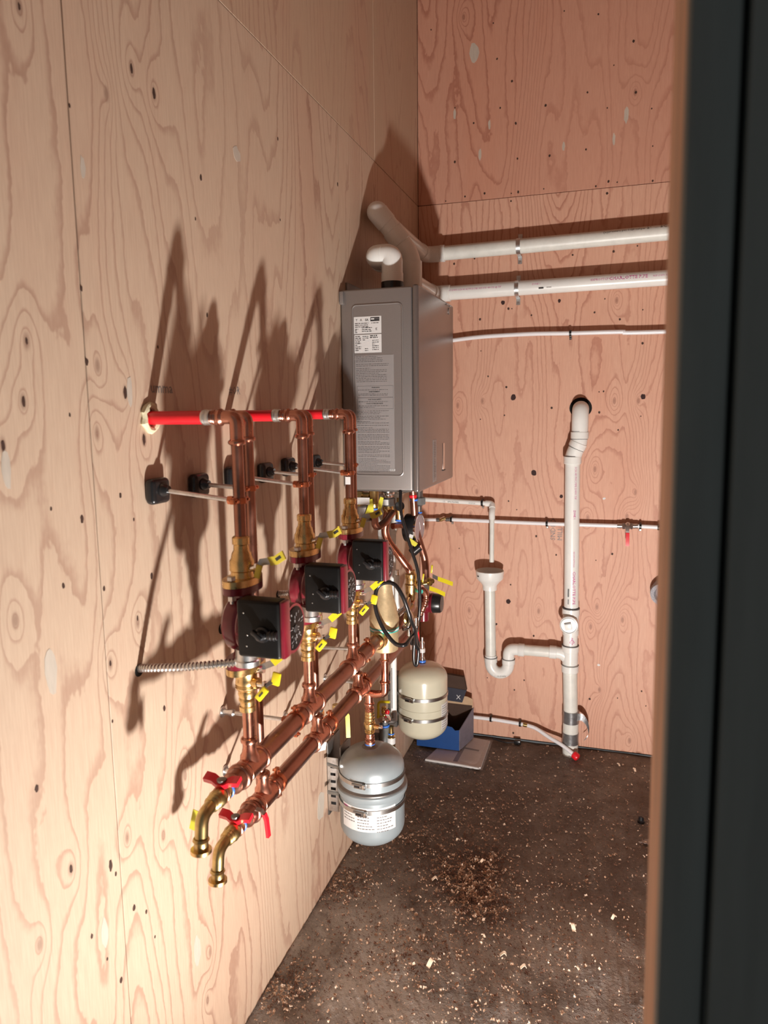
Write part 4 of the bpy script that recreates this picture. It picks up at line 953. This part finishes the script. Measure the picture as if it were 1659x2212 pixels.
# label wrapped on the shell
def wrap_label(cx, cy_, r, a0, a1, z0, z1, mat, par, name='maker_label', n=18):
    b = MB()
    for k in range(n+1):
        a = math.radians(a0+(a1-a0)*k/n); x = cx+(r+.0006)*math.sin(a); y = cy_-(r+.0006)*math.cos(a)
        b.v += [V((x, y, z0)), V((x, y, z1))]
    b.f = [(2*k, 2*k+2, 2*k+3, 2*k+1) for k in range(n)]
    return part(name, b, mat, par)
def wrap_lines(cx, cy_, r, a0, a1, z, rows, pitch, h, seed, mat, par):
    R = random.Random(seed); b = MB()
    for q in range(rows):
        a = a0; e = a0+(a1-a0)*R.uniform(.5, 1)
        while a < e:
            da = R.uniform(1.5, 5); p = []
            for aa, zz in ((a, z-q*pitch), (a+da, z-q*pitch), (a+da, z-q*pitch+h), (a, z-q*pitch+h)):
                t = math.radians(aa); p.append((cx+(r+.0012)*math.sin(t), cy_-(r+.0012)*math.cos(t), zz))
            b.quad(*p); a += da+1.2
    return part('printed_lines', b, mat, par, flat=True)
gl = wrap_label(tx, ty_, trr, -42, 62, .262, .340, 'label_white', gt)
for a0, a1, sd, rows in ((-38, -14, 1, 4), (-8, 20, 2, 6), (26, 58, 3, 7)): wrap_lines(tx, ty_, trr, a0, a1, .318, rows, .0095, .0028, sd, 'ink_grey', gl)
wrap_lines(tx, ty_, trr, -38, -22, .331, 1, .01, .005, 7, 'ink_magenta', gl)
def tank_strap(cx, cy_, r, z, xw, label, grp, dz=0, buck=-2):
    t = thing('tank_strap', (0.0, cy_, z), label, 'strap', grp)
    pts = []; a0, a1 = -100, 100
    pts.append((xw, cy_-.060, z-dz))
    for k in range(25):
        a = math.radians(-78+(78+105)*k/24); pts.append((cx+(r+.0022)*math.sin(a), cy_-(r+.0022)*math.cos(a), z))
    pts.append((cx+.02, cy_+r+.002, z)); pts.append((xw, cy_+.060, z-dz))
    part('band', MB().strip(pts, (0, 0, .013), None, .0014), 'steel', t)
    a = math.radians(buck); c = V((cx+(r+.006)*math.sin(a), cy_-(r+.006)*math.cos(a), z))
    Rm = Matrix.Rotation(a, 3, 'Z')
    part('buckle', MB().box(c+Rm @ V((.0, 0, 0)), (.030, .008, .018), Rm, .003).box(c+Rm @ V((.020, -.002, 0)), (.012, .010, .015), Rm, .003), 'steel', t)
    part('buckle_slot', MB().box(c+Rm @ V((-.003, -.0042, -.001)), (.018, .0014, .008), Rm, .0006), 'black_plastic', t)
    part('worm_screw', MB().cyl(c+Rm @ V((-.020, -.003, .005)), c+Rm @ V((.014, -.003, .004)), .0035, 10), 'dark_steel', t)
tank_strap(tx, ty_, trr, .415, .020, 'upper steel strap round the grey tank', 'steel straps on the grey tank', -.030, -4)
tank_strap(tx, ty_, trr+.0012, .326, .020, 'lower steel strap round the grey tank, across its label', 'steel straps on the grey tank', -.024, -2)
br = thing('wall_bracket', (0, ty_-.012, .28), 'slotted steel wall bracket behind the grey tank', 'bracket')
part('back_plate', MB().box((.003, -1.150, .365), (.006, .110, .250), None, .002), 'dark_steel', br)
part('side_flange', MB().box((.022, -1.2045, .350), (.038, .0025, .185), None, .001), 'zinc', br)
for k in range(6):
    part('slot', MB().box((.022, -1.2062, .286+.025*k), (.017, .0012, .009), None, .0004), 'hole_black', br)
part('saddle', MB().box((.044, -1.150, .365), (.006, .09, .22), None, .002), 'dark_steel', br)

bx_, by_, bz0, bz1, brr = .140, -.500, .212, .528, .1015
bt = thing('expansion_tank', (bx_, by_, bz0), 'beige expansion tank strapped to the left wall above the cardboard box', 'tank')
part('shell', MB().lathe((bx_, by_, 0), (0, 0, 1), [(z, r) for z, r in dome_profile(brr, bz0, bz1, .060, 10)], 48), 'beige_enamel', bt)
for z in (.395, .352): part('seam_bead', MB().lathe((bx_, by_, z), (0, 0, 1), [(0, brr-.001), (.002, brr+.0014), (.004, brr-.001)], 48), 'beige_enamel', bt)
bl = wrap_label(bx_, by_, brr, 62, 100, .268, .375, 'label_white', bt); wrap_lines(bx_, by_, brr, 64, 98, .365, 11, .0095, .003, 9, 'ink_grey', bl)
tank_strap(bx_, by_, brr, .404, .006, 'upper steel strap round the beige tank', 'steel straps on the beige tank', 0, -18)
tank_strap(bx_, by_, brr, .318, .006, 'lower steel strap round the beige tank', 'steel straps on the beige tank', 0, -22)
bs = thing('support_shelf', (0, -.5, .23), 'dark wall saddle holding the beige tank off the wall', 'bracket')
part('saddle', MB().box((.020, by_, .36), (.038, .07, .22), None, .003), 'dark_steel', bs)
bf = thing('tank_fitting', (.139, -.5, .526), 'small chrome fitting with a blue ring on the beige tank', 'fitting')
part('blue_band', MB().cyl((.139, -.5, .527), (.139, -.5, .538), .0150, 16), 'blue_ring', bf)
part('stem', MB().lathe((.139, -.5, .538), (0, 0, 1), [(0, .011), (.010, .011), (.012, .0075), (.030, .0075), (.032, .0115), (.050, .0115), (.052, .0085), (.066, .0080), (.068, .0100), (.076, .0095), (.078, .0050), (.095, .0048)], 14), 'chrome', bf)
part('white_sleeve', MB().cyl((.139, -.5, .570), (.139, -.5, .588), .0122, 14), 'label_white', bf)
part('red_line', MB().sweep(smoothpts([(.124, -.52, .530), (.125, -.52, .58), (.128, -.52, .645), (.126, -.54, .70)], 4), .0048, 8), 'red_tube', bf)

# ------------------------------------------------------------------ plumbing under the heater
# isolation valve with copper U at the left front corner
iv = thing('service_valve', (.090, -.95, 1.22), 'bronze service valve with a yellow tag under the left corner of the heater', 'valve')
part('body', MB().lathe((.090, -.95, 1.222), (0, 0, 1), [(0, .0125), (.004, .0155), (.016, .0158), (.019, .0185), (.024, .0185), (.030, .0165), (.060, .0165), (.064, .012)], 18).cyl((.075, -.95, 1.262), (.040, -.95, 1.262), .0125, 16).lathe((.045, -.95, 1.248), (0, 0, -1), [(0, .010), (.012, .013), (.03, .013), (.034, .008)], 14), 'old_brass', iv)
part('union_nut', MB().hexa((.052, -.955, 1.262), (.028, -.955, 1.262), .019), 'brass', iv)
part('white_label', MB().box((.060, -.976, 1.248), (.046, .0015, .024), None, .0005), 'label_white', iv)
part('steel_can', MB().lathe((.055, -.945, 1.175), (0, 0, 1), [(0, .018), (.004, .025), (.050, .025), (.056, .020)], 20), 'heater_paint', iv)
part('blue_band', MB().cyl((.090, -.95, 1.216), (.090, -.95, 1.222), .0152, 16), 'blue_ring', iv)
part('yellow_tag', MB().prism([(0, 0), (.012, .03), (.020, .058), (.030, .060), (.034, .020), (.026, .006), (.014, -.008)], (.062, -.972, 1.196), (1, 0, 0), (0, 0, 1), .001), 'yellow_tag', iv)
part('yellow_tag', MB().prism([(0, 0), (.003, .03), (.010, .048), (.021, .044), (.014, .012), (.008, -.004)], (.108, -.965, 1.215), (1, 0, 0), (0, 0, 1), .001), 'yellow_tag', iv)
cu_ = thing('copper_crossover', (.092, -.95, 1.15), 'short copper pipe bending up and over under the heater', 'pipe')
part('pipe', MB().sweep(fillet([(.090, -.95, 1.218), (.093, -.95, 1.152), (.116, -.915, 1.166), (.128, -.86, 1.196)], [.022, .03]), .0125, 18), 'copper_worn', cu_)
# big union and the long S bend
un = thing('union_fitting', (.108, -.85, 1.20), 'large dark hex union with a white label under the heater', 'fitting')
part('nut', MB().hexa((.108, -.85, 1.217), (.108, -.85, 1.246), .0265), 'dark_steel', un)
part('disc', MB().lathe((.108, -.85, 1.246), (0, 0, 1), [(0, .016), (.008, .016), (.010, .022), (.016, .024), (.026, .021), (.030, .016), (.04, .015)], 22), 'chrome', un)
part('tailpiece', MB().lathe((.108, -.85, 1.192), (0, 0, 1), [(0, .0125), (.006, .0150), (.012, .0190), (.022, .0190), (.026, .016)], 18), 'brass', un)
part('white_label', MB().box((.106, -.8768, 1.232), (.024, .0014, .020), None, .0005), 'label_white', un)
sb = thing('copper_s_bend', (.108, -.85, 1.19), 'bright copper pipe in a long S bend below the heater', 'pipe')
part('pipe', MB().sweep(smoothpts([(.108, -.85, 1.200), (.100, -.85, 1.160), (.096, -.848, 1.125), (.106, -.842, 1.090), (.132, -.830, 1.048), (.158, -.815, 1.006), (.170, -.805, .985), (.174, -.80, .962)], 6), .0138, 18), 'copper', sb)
# side tee with brass nut, right of the union
st2 = thing('side_fitting', (.15, -.80, 1.17), 'brass tee with blue bands beside the large union', 'fitting')
part('body', MB().lathe((.135, -.80, 1.162), (0, 0, 1), [(0, .0145), (.022, .0150), (.026, .0175), (.040, .0175), (.044, .012), (.060, .0095), (.078, .0095)], 16), 'brass', st2)
part('blue_band', MB().cyl((.135, -.80, 1.156), (.135, -.80, 1.164), .0155, 16), 'blue_ring', st2)
part('branch', MB().sweep(fillet([(.118, -.83, 1.142), (.135, -.80, 1.142), (.148, -.79, 1.140)], .008), RC, 16), 'copper', st2)
part('cap', MB().lathe((.150, -.86, 1.216), (.5, -.8, .3), [(0, .014), (.010, .017), (.018, .016), (.020, .006)], 18), 'black_plastic', st2)
# return riser at the heater's right side
rr_ = thing('return_riser', (.165, -.63, .9), 'brown copper return pipe curving down right of the black cable', 'pipe')
part('pipe', MB().sweep(smoothpts([(.150, -.68, 1.275), (.152, -.67, 1.22), (.153, -.66, 1.16), (.156, -.65, 1.10), (.172, -.645, 1.04), (.186, -.64, .99), (.186, -.62, .93), (.182, -.60, .88)], 5), .0138, 16), 'copper_worn', rr_)
part('red_band', MB().cyl((.1515, -.675, 1.238), (.1515, -.673, 1.226), .0145), 'red_tube', rr_)
part('blue_band', MB().cyl((.1525, -.668, 1.222), (.1525, -.667, 1.213), .0155), 'blue_ring', rr_)
part('insulation_band', MB().cyl((.150, -.70, 1.02), (.180, -.69, 1.046), .017, 16), 'black_rubber', rr_)
# grey union and gauge
gu = thing('grey_union', (.178, -.62, 1.19), 'dark grey union nut with blue bands under the right corner of the heater', 'fitting')
part('nut', MB().hexa((.165, -.64, 1.196), (.165, -.64, 1.224), .025), 'grey_plastic', gu)
part('blue_band', MB().cyl((.165, -.64, 1.252), (.165, -.64, 1.266), .0170), 'blue_ring', gu)
part('neck', MB().lathe((.165, -.64, 1.160), (0, 0, 1), [(0, .010), (.03, .011), (.036, .018), (.064, .018), (.07, .015), (.10, .015)], 18), 'dark_steel', gu)
part('lower_band', MB().cyl((.165, -.64, 1.163), (.165, -.64, 1.169), .0125), 'blue_ring', gu)
pg = thing('pressure_gauge', (.145, -.65, 1.06), 'round pressure gauge with a black case hanging under the heater', 'gauge')
part('case', MB().lathe((.128, -.648, 1.108), (1, -.10, 0), [(-.012, .046), (-.008, .053), (.036, .054), (.040, .052)], 32), 'black_plastic', pg)
part('dial', MB().lathe((.1665, -.652, 1.108), (1, -.10, 0), [(0, .050), (.003, .049), (.0035, .002)], 32), 'gauge_face', pg)
part('rim', MB().lathe((.164, -.6515, 1.108), (1, -.10, 0), [(0, .0550), (.007, .0545), (.007, .0490), (.004, .0488)], 32, False), 'chrome', pg)
part('needle', MB().box((.1712, -.650, 1.118), (.0008, .004, .034), Matrix.Rotation(.4, 3, 'X')), 'label_white', pg)
part('yellow_sticker', MB().box((.158, -.705, 1.062), (.034, .0016, .017), Matrix.Rotation(.6, 3, 'Y')), 'yellow_tag', pg)
part('white_sticker', MB().box((.150, -.702, 1.083), (.015, .0016, .018), Matrix.Rotation(.3, 3, 'Y')), 'label_white', pg)
part('stem', MB().cyl((.163, -.64, 1.165), (.158, -.648, 1.14), .009), 'chrome', pg)
# main valve on the end of the S bend, and the pipe back to the header
mv = thing('brass_valve', (.176, -.80, .88), 'brass valve body below the S bend with two yellow levers', 'valve')
part('body', MB().lathe((.176, -.80, .868), (0, 0, 1), [(0, .012), (.004, .0165), (.020, .0175), (.024, .0200), (.036, .0210), (.052, .0210), (.056, .0225), (.060, .0225), (.064, .0180), (.080, .0185), (.084, .0210), (.098, .0210), (.104, .0155), (.112, .0145)], 18), 'brass', mv)
part('stem', MB().cyl((.19, -.79, .93), (.238, -.72, .925), .009, 14).lathe((.222, -.745, .926), (1, 1, 0), [(0, .009), (.004, .0155), (.014, .0155), (.016, .009)], 16), 'old_brass', mv)
l_ = part('lever', MB().strip([(.236, -.72, .944), (.250, -.72, .938), (.262, -.72, .932)], (0, .004, .014), None, .0025), 'steel', mv)
part('grip', MB().strip([(.256, -.72, .935), (.280, -.72, .928), (.312, -.72, .918)], (0, .004, .015), None, .006), 'yellow_vinyl', l_)
l_ = part('lever', MB().strip([(.212, -.75, .914), (.226, -.75, .908), (.240, -.75, .902)], (0, .004, .014), None, .0025), 'steel', mv)
part('grip', MB().strip([(.232, -.75, .905), (.258, -.75, .898), (.290, -.75, .885)], (0, .004, .015), None, .006), 'yellow_vinyl', l_)
part('butterfly', MB().box((.213, -.77, .945), (.006, .006, .036), Matrix.Rotation(.15, 3, 'Y'), .002).box((.236, -.73, .972), (.007, .006, .030), Matrix.Rotation(.1, 3, 'Y'), .002), 'yellow_vinyl', mv)
part('teal_insert', MB().cyl((.200, -.79, .903), (.216, -.80, .903), .0075), 'teal_label', mv)
part('neck', MB().sweep(fillet([(.176, -.80, .872), (.180, -.805, .858), (.187, -.855, .858)], .012), .0125, 16), 'copper', mv)
ue = thing('circulator_pump', (.19, -.6, .76), 'small red pump with a black cap, far behind near the back wall', 'pump')
part('volute', MB().lathe((.150, -.60, .808), (1, 0, 0), [(0, .020), (.010, .038), (.030, .042), (.040, .040), (.052, .034)], 24).cyl((.170, -.60, .86), (.170, -.60, .735), .021, 18), 'pump_red', ue)
part('motor', MB().lathe((.198, -.60, .808), (1, 0, 0), [(0, .036), (.004, .039), (.010, .039), (.012, .037)], 24), 'pump_red', ue)
part('cap', MB().lathe((.210, -.60, .808), (1, 0, 0), [(0, .038), (.028, .036), (.034, .032), (.035, .01)], 28), 'black_plastic', ue)
fx = thing('copper_flex', (.19, -.66, .8), 'ringed copper connector curling beside the far red pump', 'pipe')
pts = smoothpts([(.150, -.66, .742), (.166, -.66, .757), (.178, -.66, .788), (.193, -.66, .823), (.1965, -.66, .852), (.186, -.66, .872), (.172, -.66, .868)], 9)
rr = [(.0100+.0022*(1 if (k % 5) < 2 else 0)) if k < len(pts)*.62 else .0118 for k in range(len(pts))]
part('bellows', MB().sweep(pts, rr, 14), 'copper', fx)
part('outlet_elbow', MB().sweep(fillet([(.160, -.80, .858), (.192, -.90, .90), (.222, -1.02, .905), (.215, -1.10, .862)], .05), .0115, 14), 'copper_worn', fx)
cs = thing('chrome_elbow', (.24, -1.10, .89), 'polished elbow fitting right of the air separator', 'fitting')
part('bend', MB().sweep(smoothpts([(.232, -1.16, .920), (.246, -1.13, .930), (.258, -1.12, .915), (.262, -1.12, .893), (.252, -1.12, .872), (.238, -1.13, .868)], 5), .0085, 14), 'chrome', cs)
part('nipple', MB().cyl((.256, -1.12, .866), (.256, -1.12, .842), .006, 12), 'chrome', cs)
part('hub', MB().lathe((.244, -1.10, .895), (1, -.3, 0), [(0, .022), (.006, .026), (.012, .022), (.014, .01)], 20), 'old_brass', cs)
# black power cable and hose loop
c1 = [(.198, -1.0, 1.290), (.204, -1.02, 1.223), (.221, -1.02, 1.156), (.240, -1.02, 1.095), (.260, -1.02, 1.027), (.266, -1.02, .943), (.263, -1.02, .880), (.255, -1.02, .845), (.247, -1.02, .790), (.244, -1.02, .735), (.248, -1.02, .712), (.256, -1.02, .716), (.260, -1.02, .76), (.259, -1.03, .801), (.255, -1.05, .850)]
ca = thing('power_cable', c1[0], 'black power cable dropping from the heater to a hanging loop', 'cable')
part('cord', MB().sweep(smoothpts(c1, 6), .0056, 12), 'black_rubber', ca)
part('plug', MB().box((.236, -1.0, .790), (.020, .022, .034), Matrix.Rotation(-.15, 3, 'Y'), .005), 'black_plastic', ca)
part('plug_prong', MB().box((.230, -1.0, .764), (.003, .006, .018)).box((.239, -1.0, .763), (.003, .006, .018)), 'steel', ca)
part('cord_clamp', MB().cyl((.255, -1.03, .878), (.254, -1.03, .848), .009, 14), 'chrome', ca)
c2 = [(.255, -1.05, .846), (.270, -1.12, .852), (.283, -1.20, .863), (.283, -1.26, .861), (.254, -1.262, .862), (.226, -1.262, .891), (.207, -1.26, .922), (.192, -1.258, .964), (.190, -1.25, 1.006), (.199, -1.245, 1.031), (.223, -1.242, 1.041), (.249, -1.245, 1.037), (.271, -1.25, 1.010), (.285, -1.245, .971), (.294, -1.23, .925), (.290, -1.17, .880), (.262, -1.06, .800), (.262, -1.03, .770)]
cb = thing('coiled_cable', c2[0], 'black cable looped round the front of the air separator', 'cable')
part('cord', MB().sweep(smoothpts(c2, 7), .0062, 12), 'black_rubber', cb)
# white condensate pipes
w1 = thing('condensate_pipe', (.083, -.72, .385), 'white vertical pipe from the heater down behind the headers', 'pipe')
part('pipe', MB().cyl((.0815, -.72, .388), (.0855, -.72, 1.12), .0122, 18), 'pvc', w1)
part('upper_pipe', MB().cyl((.086, -.72, 1.10), (.105, -.70, 1.28), .0125, 18), 'pvc_dirty', w1)
part('print_column', MB().box((.0795, -.7326, .50), (.0030, .0010, .16)), 'ink_grey', w1)
w2 = thing('condensate_pipe', (.108, -.74, .81), 'short white pipe right of the tall one behind the air separator', 'pipe')
part('pipe', MB().cyl((.1085, -.745, .945), (.1075, -.745, .82), .0105, 16), 'pvc', w2)
part('fitting', MB().cyl((.1085, -.745, .965), (.1085, -.745, .945), .0085).cyl((.1075, -.745, .82), (.1075, -.745, .80), .0085), 'chrome', w2)
w3 = thing('condensate_pipe', (.042, -.70, 1.0), 'cream pipe behind the farthest pump, left of the S bend', 'pipe')
part('pipe', MB().cyl((.042, -.72, 1.24), (.040, -.72, .92), .0122, 16), 'pvc_dirty', w3)
part('coupling', MB().cyl((.042, -.72, 1.13), (.042, -.72, 1.085), .0145, 18), 'pvc', w3)
# fill valve / backflow group behind the grey tank
bk = thing('backflow_valve', (.06, -.78, .29), 'dark grey backflow valve with a chrome dome, behind the grey tank', 'valve')
part('body', MB().lathe((.062, -.78, .200), (0, 0, 1), [(0, .020), (.10, .0215), (.104, .0195), (.150, .0195), (.152, .0205), (.166, .0205), (.168, .015), (.19, .015)], 22).cyl((.045, -.78, .318), (.022, -.78, .316), .019, 18), 'grey_plastic', bk)
part('blue_band', MB().cyl((.0625, -.78, .367), (.0625, -.78, .375), .0208), 'blue_ring', bk)
part('dome', MB().lathe((.063, -.78, .388), (.05, 0, 1), [(0, .018), (.004, .026), (.012, .026), (.020, .021), (.026, .010), (.028, .001)], 24), 'chrome', bk)
part('brass_ball', MB().lathe((.062, -.78, .416), (0, 0, 1), [(0, .007), (.006, .011), (.010, .008), (.016, .011), (.020, .008), (.026, .010), (.030, .006)], 14), 'brass', bk)
part('bent_lever', MB().sweep(fillet([(.041, -.79, .402), (.043, -.79, .420), (.043, -.79, .466), (.088, -.79, .470)], .016), .0052, 12), 'yellow_vinyl', bk)
part('red_knob', MB().lathe((.078, -.79, .422), (0, 0, 1), [(0, .006), (.006, .0095), (.014, .008), (.018, .002)], 12), 'red_vinyl', bk)
rg = thing('fill_regulator', (.088, -.78, .27), 'small brass fitting with a white label beside the dark grey valve', 'fitting')
part('body', MB().lathe((.089, -.78, .240), (0, 0, 1), [(0, .009), (.040, .010), (.044, .0155), (.090, .0155), (.096, .010), (.12, .009), (.13, .0105)], 18), 'old_brass', rg)
part('white_label', MB().lathe((.089, -.78, .303), (0, 0, 1), [(0, .0160), (.024, .0160)], 18, False), 'label_white', rg)
part('blue_band', MB().cyl((.089, -.78, .339), (.089, -.78, .344), .0125), 'blue_ring', rg)
part('clear_elbow', MB().sweep(fillet([(.070, -.78, .388), (.098, -.76, .382), (.090, -.735, .402)], .012), .0105, 12), 'dark_steel', rg)
part('nipple', MB().cyl((.089, -.74, .380), (.086, -.73, .402), .009), 'chrome', rg)
# hidden ball valve with the long yellow lever, and gauge disc behind the headers
yv = thing('ball_valve', (.05, -1.20, .63), 'ball valve with a long yellow lever hanging below the lower header', 'valve')
part('body', MB().lathe((.060, -1.262, .590), (0, 0, 1), [(0, .012), (.012, .012), (.014, .017), (.034, .018), (.040, .012), (.06, .0115)], 16), 'old_brass', yv)
l_ = part('lever', MB().strip([(.072, -1.275, .650), (.080, -1.262, .636), (.086, -1.250, .622)], (.003, .010, 0), None, .0024), 'steel', yv)
part('grip', MB().strip([(.083, -1.252, .630), (.090, -1.244, .612), (.091, -1.242, .538)], (.012, .006, 0), None, .006), 'yellow_vinyl', l_)
gz = thing('relief_disc', (.05, -1.40, .68), 'brass disc fitting with a black cap glimpsed between the two headers', 'fitting')
part('disc', MB().lathe((.020, -1.38, .660), (.8, -.2, .5), [(0, .014), (.010, .020), (.030, .024), (.042, .024), (.044, .020)], 22), 'brass', gz)
part('cap', MB().lathe((.052, -1.388, .690), (.8, -.2, .5), [(0, .016), (.008, .017), (.014, .012)], 18), 'dark_steel', gz)

# ------------------------------------------------------------------ floor things: box, flap, manual, capped hole, card
bxr = thing('cardboard_box', (.13, -.12, .012), 'open blue cardboard box on the floor in the corner below the beige tank', 'box')
ZB = .018
part('front_panel', MB().prism([(0, 0), (.197, 0), (.197, .098), (.178, .094), (.165, .108), (.140, .112), (.10, .110), (.0, .105)], (.036, -.205, ZB), (1, 0, 0), (0, 0, 1), .003), 'cardboard_blue', bxr)
part('side_panel', MB().prism([(0, 0), (.150, 0), (.150, .150), (.0, .098)], (.233, -.205, ZB), (.25, 1, 0), (0, 0, 1), .003), 'cardboard_grey', bxr)
part('side_panel', MB().prism([(0, 0), (.14, 0), (.14, .14), (0, .105)], (.036, -.205, ZB), (0, 1, 0), (0, 0, 1), .003), 'cardboard_inside', bxr)
part('back_panel', MB().box((.15, -.064, ZB+.08), (.23, .003, .16)), 'cardboard_inside', bxr)
part('bottom_panel', MB().box((.14, -.135, ZB), (.20, .136, .003)), 'cardboard_inside', bxr)
part('back_flap', MB().prism([(0, 0), (.150, 0), (.148, .065), (.120, .075), (.02, .075)], (.120, -.062, ZB+.145-.02), (1, 0, 0), (0, .05, 1), .003), 'cardboard', bxr)
bx2 = thing('cardboard_box', (.18, -.03, .20), 'dark printed carton with a white X standing behind the blue box', 'box')
part('upper_face', MB().prism([(0, .065), (.120, .058), (.107, .120), (0, .128)], (.120, -.052, .195), (1, 0, 0), (0, 0, 1), .02), 'cardboard_inside', bx2)
part('printed_face', MB().prism([(0, 0), (.100, -.004), (.120, .058), (0, .066)], (.120, -.054, .195), (1, 0, 0), (0, 0, 1), .02), 'cardboard_navy', bx2)
part('lower_body', MB().box((.165, -.030, .110), (.09, .03, .18)), 'cardboard', bx2)
text('X', .030, (.192, -.0748, .206), (1, 0, 0), (0, 0, 1), 'label_white', bx2)
mn = thing('manual', (.24, -.18, 0), 'printed manual in a clear plastic bag, flat on the floor beside the blue box', 'booklet')
poly = [(.105, -.310), (.352, -.322), (.350, -.060), (.170, -.030)]
part('booklet', MB().prism(poly, (0, 0, .004), (1, 0, 0), (0, 1, 0), .009), 'paper', mn)
part('cover_bar', MB().prism([(.245, -.170), (.318, -.180), (.318, -.165), (.245, -.155)], (0, 0, .0131), (1, 0, 0), (0, 1, 0), .0004), 'ink_grey', mn)
part('cover_stripe', MB().prism([(.225, -.300), (.245, -.300), (.255, -.09), (.235, -.09)], (0, 0, .0131), (1, 0, 0), (0, 1, 0), .0004), 'cardboard_grey', mn)
bg = MB(); n = 14
for j in range(n+1):
    for i in range(n+1):
        u_, v_ = i/n, j/n; x = .098+(.360-.098)*u_+.02*(1-v_)*0; y = -.330+.300*v_
        edge = min(u_, 1-u_, v_, 1-v_); z = .0045+.011*min(1, edge*9)+.0016*math.sin(17*u_+9*v_)*math.sin(13*v_)
        bg.v.append(V((x+(.045*v_ if u_ < .5 else 0)*(1-2*u_), y, z)))
bg.f = [(j*(n+1)+i, j*(n+1)+i+1, (j+1)*(n+1)+i+1, (j+1)*(n+1)+i) for j in range(n) for i in range(n)]
part('plastic_bag', bg, 'bag_film', mn)
part('page_edges', MB().sweep(smoothpts([(.104, -.314, .009), (.18, -.322, .012), (.26, -.322, .010), (.345, -.326, .008)], 5), .0052, 8), 'label_white', mn)
solo('black_plug', MB().lathe((.998, -.545, .0), (0, 0, 1), [(0, .014), (.006, .014), (.010, .010), (.022, .009), (.024, .004)], 14), 'black_plastic', (.998, -.545, 0), 'small black plug on the floor by the doorway frame', 'plug')
solo('paper_scrap', MB().prism([(.985, -.690), (1.05, -.70), (1.07, -.64), (1.01, -.665)], (0, 0, .005), (1, 0, 0), (0, 1, 0), .001), 'label_clear', (1.01, -.67, .005), 'grey scrap of card on the floor at the doorway frame', 'scrap')
solo('cable_end', MB().sweep(smoothpts([(.36, -.030, .012), (.42, -.045, .008), (.47, -.035, .010), (.49, -.05, .012)], 5), .004, 8).box((.475, -.040, .014), (.03, .02, .02), None, .004), 'black_rubber', (.42, -.04, .006), 'short black cable end lying along the foot of the back wall', 'cable')
